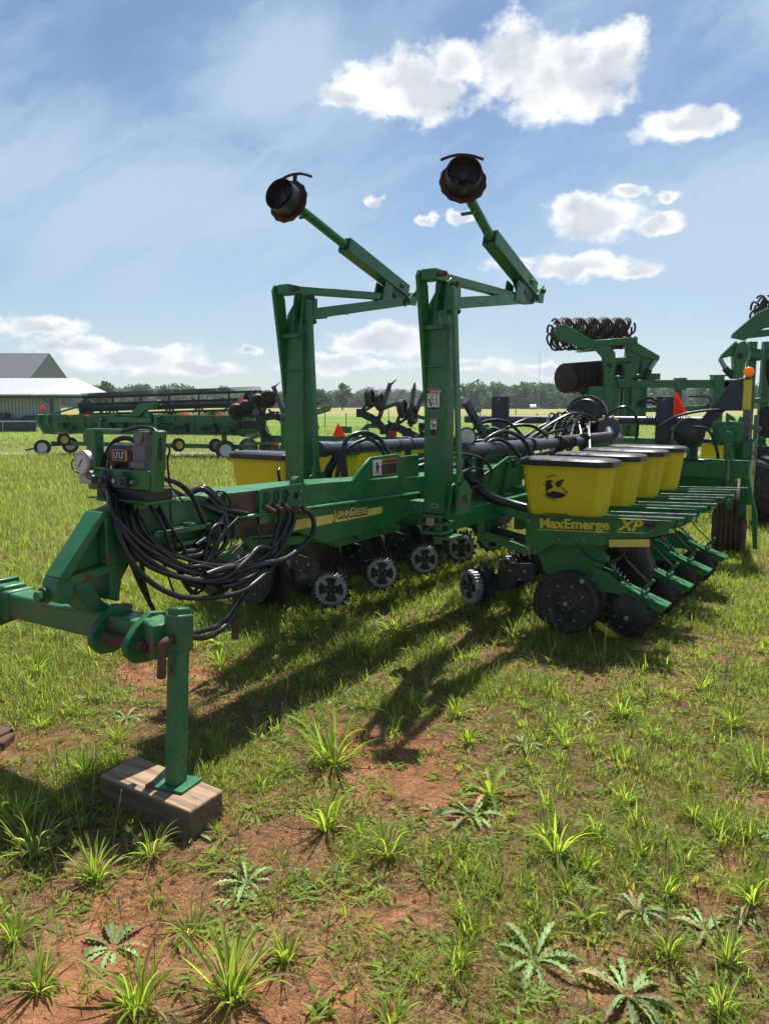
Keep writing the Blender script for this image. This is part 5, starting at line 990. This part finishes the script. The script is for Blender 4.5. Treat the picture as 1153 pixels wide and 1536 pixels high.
def crown(cx, cy, z0, z1, rad, nl, ls):
    nc_ = 26; t = rng.random(nc_); zc = z0 + (z1-z0)*(.12+.80*t); rmax = rad*np.sqrt(np.clip(1-((t-.42)/.62)**2, .05, 1))
    an = rng.random(nc_)*6.283; rr_ = rmax*np.sqrt(rng.random(nc_))*.85; cr = rad*(.26+.22*rng.random(nc_)); ctint = rng.random(nc_)
    k_ = rng.integers(0, nc_, nl); d = rng.normal(size=(nl,3)); d /= np.linalg.norm(d, axis=1)[:,None]; d[:,2] *= .75
    P = np.stack([cx+rr_[k_]*np.cos(an[k_]), cy+rr_[k_]*np.sin(an[k_]), zc[k_]], 1) + d*(cr[k_]*(rng.random(nl)**.35))[:,None]
    a = rng.normal(size=(nl,3)); a /= np.linalg.norm(a, axis=1)[:,None]; bvec = np.cross(a, rng.normal(size=(nl,3))); bvec /= np.linalg.norm(bvec, axis=1)[:,None]
    s_ = ls*(.6+.8*rng.random(nl))[:,None]; V = np.stack([P-a*s_, P+bvec*s_*.6, P+a*s_, P-bvec*s_*.6], 1).reshape(-1,3)
    return V, np.repeat(np.clip(.25+.5*ctint[k_]+.25*rng.random(nl), 0, 1), 4)
LM = leaf_mat('tree_leaves', (.055,.112,.036), (.09,.18,.04)); BKM = mat('bark', (.09,.065,.045), .9, var=.3)
def trunk_mb(h, r, seed):
    rr_ = random.Random(seed); b = MB(); b.tube([(0,0,-.1),(.05*r,0,h*.3),(rr_.uniform(-.3,.3)*r,0,h*.62)], r, 8, 3)
    for i in range(5):
        an = rr_.random()*6.28; b.cyl((0,0,h*(.28+.06*i)), (math.cos(an)*h*.28, math.sin(an)*h*.28, h*(.5+.07*i)), r*.45, 6, r*.15)
    return b
def tree(x, y, h, rad, nl, ls, lab, z0=.12):
    e = tag(empty('broadleaf_tree', (x, y, 0)), lab, 'tree', 'single trees by the far fields'); trunk_mb(h, h*.028, int(x*7+y)).build('trunk', BKM, e)
    V, t = crown(0, 0, h*z0, h, rad, nl, ls); o = qmesh('crown', V, np.arange(len(V)).reshape(-1,4), t, LM); o.parent = e
tree(-10.6, 200, 6.6, 2.6, 1700, .30, 'dark rounded tree before the far woods, right of the left marker post')
tree(-14.9, 190, 4.9, 2.5, 1500, .28, 'smaller light green bushy tree at the field edge, left of the dark rounded tree')
tree(81, 200, 6.3, 4.2, 2200, .30, 'broad dark tree framed by the green beams of the machine on the right', .05)
tree(-61, 200, 6.6, 3.0, 1700, .30, 'round leafy tree rising just right of the white shed roof')
tree(-56, 205, 5.6, 2.6, 1400, .30, 'low leafy tree beside the round one above the combine header reel')
tree(-45.5, 130, 5.3, 2.0, 1500, .22, 'dark treetop showing behind the end of the white shed roof')
tree(-71, 200, 5.8, 2.4, 1300, .30, 'dim treetop half hidden behind the white shed roof slope')
Vs = []; Ts = []
for (x0, x1, n_, y0, y1, h0, h1) in ((-150,-60,40,270,320,6.5,9),(-60,-34,16,265,300,4.4,6),(-33,-8,18,300,330,4.6,6),(-12,24,30,380,430,6.6,9),(22,66,38,235,275,6.6,8.2),(60,150,48,250,300,6.2,8),(140,320,60,270,360,7,10),(-320,-140,50,280,350,7,10)):
    for i in range(n_):
        x = x0+(x1-x0)*(i+rng.random())/n_; y = rng.uniform(y0,y1); h = rng.uniform(h0,h1); V, t = crown(x, y, -.3, h, h*rng.uniform(.5,.75), 760, .5); Vs.append(V); Ts.append(t*rng.uniform(.6,1.1))
V = np.concatenate(Vs); wdm = qmesh('tree_line', V, np.arange(len(V)).reshape(-1,4), np.concatenate(Ts), LM); tag(wdm, 'continuous dark green woods along the horizon', 'woods', kind='stuff')

# ------------------------------------------------------------------ grass, straw, weeds
def blades(X, Y_, h, w, lean, seg=2, flat=0.0):
    n = len(X); an = rng.random(n)*6.283; d = np.stack([np.cos(an), np.sin(an), np.zeros(n)], 1); side = np.stack([-np.sin(an), np.cos(an), np.zeros(n)], 1)
    base = np.stack([X, Y_, np.zeros(n)], 1); rows = []
    for j in range(seg+1):
        t = j/seg; out = (lean*h*(t**1.6))[:,None]*d; up = (h*t*(1-.35*lean*t))[:,None]*np.array([0,0,1.])
        ww = (w*(1-.86*t**1.5)*.5)[:,None]*side; c = base+out+up; rows += [c-ww, c+ww]
    V = np.stack(rows, 1); m = 2*(seg+1); F = np.concatenate([np.array([[2*j,2*j+1,2*j+3,2*j+2]]) for j in range(seg)]); F = (np.arange(n)[:,None,None]*m + F[None]).reshape(-1,4)
    return V.reshape(-1,3), F, m
def scatter(n, y0, y1, half=.56, marg=.4):
    yy = np.sqrt(rng.random(n)*(y1*y1-y0*y0)+y0*y0); return (rng.random(n)*2-1)*(yy*half+marg), yy
GM = leaf_mat('grass_blade', (.19,.26,.042), (.46,.58,.065), .55); SM = leaf_mat('dry_straw', (.36,.25,.13), (.34,.23,.10)); WM = leaf_mat('broad_blade', (.19,.31,.050), (.50,.68,.06), .55); PM = leaf_mat('pale_leaf', (.26,.37,.14), (.30,.48,.09), .32)
def lush(X, Y_):                                   # 0 sparse .. 1 dense green
    n = fnoise(X, Y_, 1.5, 21); far = .85*np.clip((Y_-6.0)/5, 0, 1)*np.clip(1.6-2.2*fnoise(X, Y_, .45, 33), .25, 1); left = np.clip((-X-.2)/1.2, 0, 1)*np.clip((Y_-2.0)/1.5, 0, 1)*.5
    right = np.clip((X-.5)/1.0, 0, 1)*.25
    return np.clip(.10+.95*np.clip((n-.40)*3.6, 0, 1)+far*.6+left*.5+right - bare(X, Y_)*1.7, 0.03, 1)
VS, FS, TS, off = [], [], [], 0
def emit(store, V, F, tint, m):
    store.append((V, F, np.repeat(tint, m)))
def flush(store, name, m):
    o = 0; Vl, Fl, Tl = [], [], []
    for V, F, t in store: Vl.append(V); Fl.append(F+o); Tl.append(t); o += len(V)
    return qmesh(name, np.concatenate(Vl), np.concatenate(Fl), np.concatenate(Tl), m)
gs, ss = [], []
for (n, y0, y1, h0, h1, w0, w1, seg) in ((75000,1.5,4.2,.02,.08,.0014,.0042,2),(80000,4.2,8,.03,.14,.0025,.006,2),(80000,8,15,.05,.20,.005,.011,2),(80000,15,26,.07,.22,.009,.018,2),(45000,28.5,60,.05,.14,.02,.04,2)):
    X, Y_ = scatter(n, y0, y1); L = lush(X, Y_); kp = rng.random(n) < L; X, Y_, L = X[kp], Y_[kp], L[kp]
    h = (h0+(h1-h0)*rng.random(len(X))**1.5)*(.55+.6*L); w = w0+(w1-w0)*rng.random(len(X)); V, F, m = blades(X, Y_, h, w, .25+.7*rng.random(len(X)), seg); emit(gs, V, F, np.clip(.25+.6*rng.random(len(X))+.5*(fnoise(X,Y_,.5,3)-.5)-(.0 if y1 < 5 else .2 if y1 < 9 else .32), 0, 1), m)
# small crowded tufts in the foreground
X, Y_ = scatter(9000, 1.6, 9.5); L = lush(X, Y_); kp = rng.random(len(X)) < (L*.75+.14); X, Y_ = X[kp], Y_[kp]; k_ = 13
X = np.repeat(X, k_)+rng.normal(size=len(X)*k_)*.016; Y_ = np.repeat(Y_, k_)+rng.normal(size=len(Y_)*k_)*.016; hh = np.repeat(.03+.11*rng.random(len(X)//k_)**1.7, k_)*(.5+.7*rng.random(len(X)))
V, F, m = blades(X, Y_, hh, .003+.004*rng.random(len(X)), .4+.7*rng.random(len(X)), 3); emit(gs, V, F, np.clip(np.repeat(rng.random(len(X)//k_), k_)*.7+.3*rng.random(len(X)), 0, 1), m)
# taller broad tufts mixed through the foreground
X, Y_ = scatter(1500, 1.6, 8); L = lush(X, Y_); kp = rng.random(len(X)) < (L*.75+.06); X, Y_ = X[kp], Y_[kp]; k_ = 16; n0 = len(X)
X = np.repeat(X, k_)+rng.normal(size=n0*k_)*.022; Y_ = np.repeat(Y_, k_)+rng.normal(size=n0*k_)*.022; hh = np.repeat(.06+.10*rng.random(n0), k_)*(.4+.8*rng.random(n0*k_))
V, F, m = blades(X, Y_, hh, .005+.005*rng.random(n0*k_), .3+.8*rng.random(n0*k_), 3); emit(gs, V, F, np.clip(np.repeat(rng.random(n0), k_)*.6+.4*rng.random(n0*k_), 0, 1), m)
o = flush(gs, 'grass', GM); tag(o, 'short patchy green grass covering the ground', 'grass', kind='stuff')
for (n, y0, y1, h0, h1, w, ln) in ((110000,1.5,4.5,.02,.085,.0015,2.6),(70000,4.5,9,.03,.12,.0026,2.2),(16000,1.6,6,.05,.18,.0013,.35),(40000,7,24,.08,.26,.005,.6)):
    X, Y_ = scatter(n, y0, y1); kp = rng.random(n) < np.clip(1.1-.62*bare(X,Y_)-.1*np.clip((Y_-8)/6,0,1), .15, 1); X, Y_ = X[kp], Y_[kp]
    V, F, m = blades(X, Y_, h0*.5+(h1-h0)*rng.random(len(X))*(.4 if ln > 1 else 1), w*(.7+.6*rng.random(len(X))), ln*(.4+rng.random(len(X))), 2); V[:,2] = np.maximum(V[:,2], .004); V[:,2] += .002*rng.random(len(V)); emit(ss, V, F, rng.random(len(X)), m)
o = flush(ss, 'dry_grass', SM); tag(o, 'dry straw and dead grass lying between the green tufts', 'dry grass', kind='stuff')
# small round-leaved ground weeds and thin seed stalks
fs = []; X, Y_ = scatter(6000, 1.6, 8); kp = rng.random(len(X)) < .75*(1-bare(X,Y_)); X, Y_ = X[kp], Y_[kp]; k_ = 9
X = np.repeat(X, k_)+rng.normal(size=len(X)*k_)*.022; Y_ = np.repeat(Y_, k_)+rng.normal(size=len(Y_)*k_)*.022
V, F, m = blades(X, Y_, .012+.03*rng.random(len(X)), .010+.012*rng.random(len(X)), 1.0+1.2*rng.random(len(X)), 2); V[:,2] += .005; emit(fs, V, F, rng.random(len(X)), m)
o = flush(fs, 'ground_weeds', PM if False else GM); tag(o, 'tiny leafy weeds creeping over the soil', 'weeds', kind='stuff')
sb = MB(); tv = []
rs_ = random.Random(9)
for i in range(170):
    y = math.sqrt(rs_.uniform(1.9**2, 5.5**2)); x = rs_.uniform(-.5*y, .52*y); hgt = rs_.uniform(.12,.36); lx, ly = rs_.uniform(-.06,.06), rs_.uniform(-.06,.06)
    if math.hypot(x-.4, y-3.2) < .5: continue
    sb.tube([(x,y,0),(x+lx*.4,y+ly*.4,hgt*.5),(x+lx,y+ly,hgt)], .0013, 4, 2); sb.cyl((x+lx,y+ly,hgt-.005),(x+lx*1.15,y+ly*1.15,hgt+rs_.uniform(.02,.05)), .0032, 5, .002)
o = sb.build('seed_stalks', mat('stalk', (.26,.24,.10), .7, var=.6)); tag(o, 'thin upright seed stalks standing in the grass', 'seed stalks', kind='stuff')

# crumbs of soil on the bare patches
nC = 7000; X, Y_ = scatter(nC*3, 1.6, 6.5); kp = rng.random(len(X)) < bare(X, Y_)*1.1; X, Y_ = X[kp][:nC], Y_[kp][:nC]; nC = len(X); sz = .002+.009*rng.random(nC)**3
OV = np.array([(1,0,0),(-1,0,0),(0,1,0),(0,-1,0),(0,0,1),(0,0,-1)], float); OF = np.array([(0,2,4,4),(2,1,4,4),(1,3,4,4),(3,0,4,4),(2,0,5,5),(1,2,5,5),(3,1,5,5),(0,3,5,5)])[:, :3]
Vc = (OV[None]*(.6+.8*rng.random((nC,6,3)))*sz[:,None,None] + np.stack([X, Y_, sz*.3+.004], 1)[:,None]).reshape(-1,3); Fc = (np.arange(nC)[:,None,None]*6+OF[None]).reshape(-1,3)
o = qmesh('soil_clods', Vc, Fc, np.zeros(len(Vc)), mat('clod', (.25,.12,.065), .95, var=.4)); tag(o, 'loose crumbs of red soil on the bare patches', 'soil clods', kind='stuff')

def clump_mesh(kind, seed):
    r_ = np.random.default_rng(seed); n = {'t': 56, 'f': 44, 'p': 17, 'd': 20}[kind]; Vl, Fl, Tl, o_ = [], [], [], 0; dead = []
    for i in range(n):
        an = i*2.399+r_.normal()*.25; d = np.array([math.cos(an), math.sin(an), 0]); sd_ = np.array([-d[1], d[0], 0]); seg = 7 if kind in 'tf' else 14
        if kind == 't': Ln = r_.uniform(.3,1.15); el0 = R(r_.uniform(35,90)); bend = r_.uniform(.05,1.15); wd = r_.uniform(.028,.066)
        elif kind == 'f': Ln = r_.uniform(.6,1.0); el0 = R(r_.uniform(15,60)); bend = r_.uniform(.3,.7); wd = r_.uniform(.035,.06)
        else: Ln = r_.uniform(.7,1.1); el0 = R(r_.uniform(18,42)) if kind == 'p' else R(r_.uniform(20,65)); bend = r_.uniform(.5,.9); wd = r_.uniform(.15,.24)
        p = d*(.13 if kind in 'tf' else .03)*r_.random()+sd_*(.05*r_.normal() if kind in 'tf' else 0); e = el0; tw = r_.normal()*.35; rows = []
        for j in range(seg+1):
            t = j/seg
            if kind in 'tf': w = wd*(.45+1.1*t-1.5*t**3 if t < .95 else .06); w = max(w, .004)
            else:
                w = wd*(.18+.95*t**.8)*(1-t**5); w *= (1.15 if j % 2 else .55) if 0 < j < seg-1 else 1; w = max(w, .006)
            nrm = np.array([-d[0]*math.sin(e), -d[1]*math.sin(e), math.cos(e)]); s_ = sd_*math.cos(tw*t)+nrm*math.sin(tw*t)
            fold = nrm*w*.22
            rows += [p - s_*w*.5 + fold, p - fold*.3, p + s_*w*.5 + fold]
            p = p + (d*math.cos(e)+np.array([0,0,math.sin(e)]))*(Ln/seg); e -= bend*2.0/seg*(.4+1.2*t)
            if p[2] < .02: p[2] = .02; e = max(e, 0)
        Vl += rows; m = 3
        for j in range(seg): Fl += [(o_+m*j,o_+m*j+1,o_+m*j+4,o_+m*j+3),(o_+m*j+1,o_+m*j+2,o_+m*j+5,o_+m*j+4)]
        Tl += [min(1,max(0,.5+.28*r_.normal()))]*len(rows); o_ += len(rows); dead += [1 if r_.random() < .13 else 0]*(2*seg)
    o = qmesh('weed', np.array(Vl), np.array(Fl), np.array(Tl), WM if kind in 'tf' else (PM if kind == 'p' else WM), True); me = o.data; me.materials.append(SM); me.polygons.foreach_set('material_index', dead); bpy.data.objects.remove(o); return me
PRO = {k_: [clump_mesh(k_, 30+i*7+ord(k_)) for i in range(5 if k_ == 't' else 3)] for k_ in 'tfpd'}
CL = [(-.24,3.52,.25,'t'),(-.23,2.96,.17,'t'),(.01,2.77,.14,'t'),(-.44,2.05,.19,'t'),(-.7,2.01,.16,'t'),(.66,2.79,.18,'t'),(1.03,3.17,.12,'t'),(.85,2.93,.12,'t'),(.4,4.11,.11,'t'),(1.85,3.98,.16,'t'),(1.73,3.42,.17,'t'),(1.26,2.49,.14,'t'),(-1.32,2.77,.16,'t'),(-1.04,2.62,.15,'t'),(-1.35,3.81,.14,'t'),(-1.37,3.42,.14,'t'),(-1.47,2.96,.14,'t'),(-.88,2.77,.13,'t'),(.42,3.77,.1,'t'),(-.05,5.07,.2,'t'),(-.3,2.21,.13,'t'),(.23,2.18,.09,'t'),(.64,2.55,.1,'t'),(.98,2.53,.1,'t'),(-.63,2.34,.1,'f'),(1.89,4.52,.14,'t'),(1.29,4.11,.13,'t'),(.88,2.24,.11,'t'),(1.05,2.2,.11,'t'),(-1.18,2.3,.12,'t'),(-1.01,2.08,.12,'t'),(-2.19,4.81,.13,'t'),(-1.95,5.07,.14,'t'),(-1.07,4.94,.13,'t'),(.07,5.69,.2,'t'),(.91,3.73,.1,'t'),(.94,2.0,.12,'t'),(.02,1.95,.11,'t'),(.94,5.52,.15,'t'),(1.79,4.81,.13,'t'),(-.56,5.52,.17,'t'),(1.37,3.81,.1,'t'),(1.27,3.04,.1,'t'),(.16,4.26,.1,'t'),
 (.46,3.23,.16,'d'),(.36,3.06,.14,'p'),(.69,3.73,.14,'p'),(.46,2.21,.15,'p'),(.7,2.06,.15,'p'),(.85,2.44,.12,'p'),(-.49,2.6,.12,'p'),(-.85,2.26,.13,'p'),(-1.7,4.36,.14,'p'),(.67,2.4,.09,'d'),(1.04,2.34,.11,'p'),(-1.16,5.37,.17,'d'),(-1.4,4.07,.11,'p'),(-.22,4.46,.1,'p'),(1.18,2.4,.09,'p'),(1.06,4.07,.09,'p')]
LAB = {0:'tall broad-bladed grass clump left of the bare red patch, in the marker shadow',1:'broad grass clump between the timber block and the bare red patch, lower middle',2:'spreading bright green grass clump below the bare red patch',3:'tall thick grass clump at the very bottom, left of the middle',4:'upright broad grass clump at the bottom edge, in the left corner third',5:'tall upright grass clump right of the dark green rosette',19:'grass clump in the planter shade under the row cleaners',24:'flat star-shaped clump of narrow leaves on red soil, lower left',44:'dark green toothed weed rosette on the bare red patch, middle right',45:'pale spiky weed just below the dark rosette on red soil',46:'pale lobed weed above the dark rosette, at the edge of the planter shade',47:'large pale lobed rosette near the bottom edge, right of the middle',48:'grey-green lobed rosette at the very bottom, right of the large pale one',49:'pale toothed rosette in the lower right, above the bottom ones',50:'pale ragged weed on red soil in the lower left, below the timber block',51:'broad-leaved pale weed at the lower left among tall grass clumps'}
for i, (x, y, h, k_) in enumerate(CL):
    o = bpy.data.objects.new({'t':'grass_clump','f':'grass_clump','p':'weed_rosette','d':'weed_rosette'}[k_], PRO[k_][i % len(PRO[k_])]); C.objects.link(o); o.location = (x, y, 0); o.rotation_euler = (0,0,rs_.random()*6.28); s_ = h*rs_.uniform(.95,1.15)*(1.15 if k_ in 'tf' else 1.0); o.scale = (s_,s_,s_)
    tall = k_ in 'tf'
    tag(o, LAB.get(i, 'broad-bladed green grass clump among the scattered clumps in the grass' if tall else 'small pale weed rosette among the scattered weeds in the grass'), 'grass clump' if tall else 'weed', 'broad grass clumps in the foreground' if tall else 'weed rosettes in the foreground')
for i in range(290):
    y = math.sqrt(rs_.uniform(1.8**2, 9**2)); x = rs_.uniform(-.52*y-.2, .54*y+.2)
    if float(bare(np.array([x]), np.array([y]))[0]) > .35: continue
    tall = rs_.random() < .72; k_ = 't' if tall else 'p'
    o = bpy.data.objects.new('grass_clump' if tall else 'weed_rosette', rs_.choice(PRO[k_])); C.objects.link(o); o.location = (x, y, 0); o.rotation_euler = (0,0,rs_.random()*6.28); s_ = rs_.uniform(.05,.13)*(1.1 if tall else .7); o.scale = (s_,s_,s_*rs_.uniform(.8,1.2))
    tag(o, 'broad-bladed green grass clump among the scattered clumps in the grass' if tall else 'small pale weed rosette among the scattered weeds in the grass', 'grass clump' if tall else 'weed', 'broad grass clumps in the foreground' if tall else 'weed rosettes in the foreground')

# ------------------------------------------------------------------ thin summer haze over the far fields
hb_ = MB(); hb_.box((-4000,-4000,-1.2),(4000,4000,22)); hz_m = bpy.data.materials.new('haze'); hz_m.use_nodes = True; hz_m.node_tree.nodes.clear(); q = NT(hz_m.node_tree)
vol = q.n('ShaderNodeVolumePrincipled', i={'Color': (.80,.88,1.0), 'Density': .00042, 'Anisotropy': .2}); om = q.n('ShaderNodeOutputMaterial'); hz_m.node_tree.links.new(vol.outputs[0], om.inputs['Volume'])
o = hb_.build('haze', hz_m); tag(o, 'thin pale summer haze over the distant fields and woods', 'haze', kind='stuff')
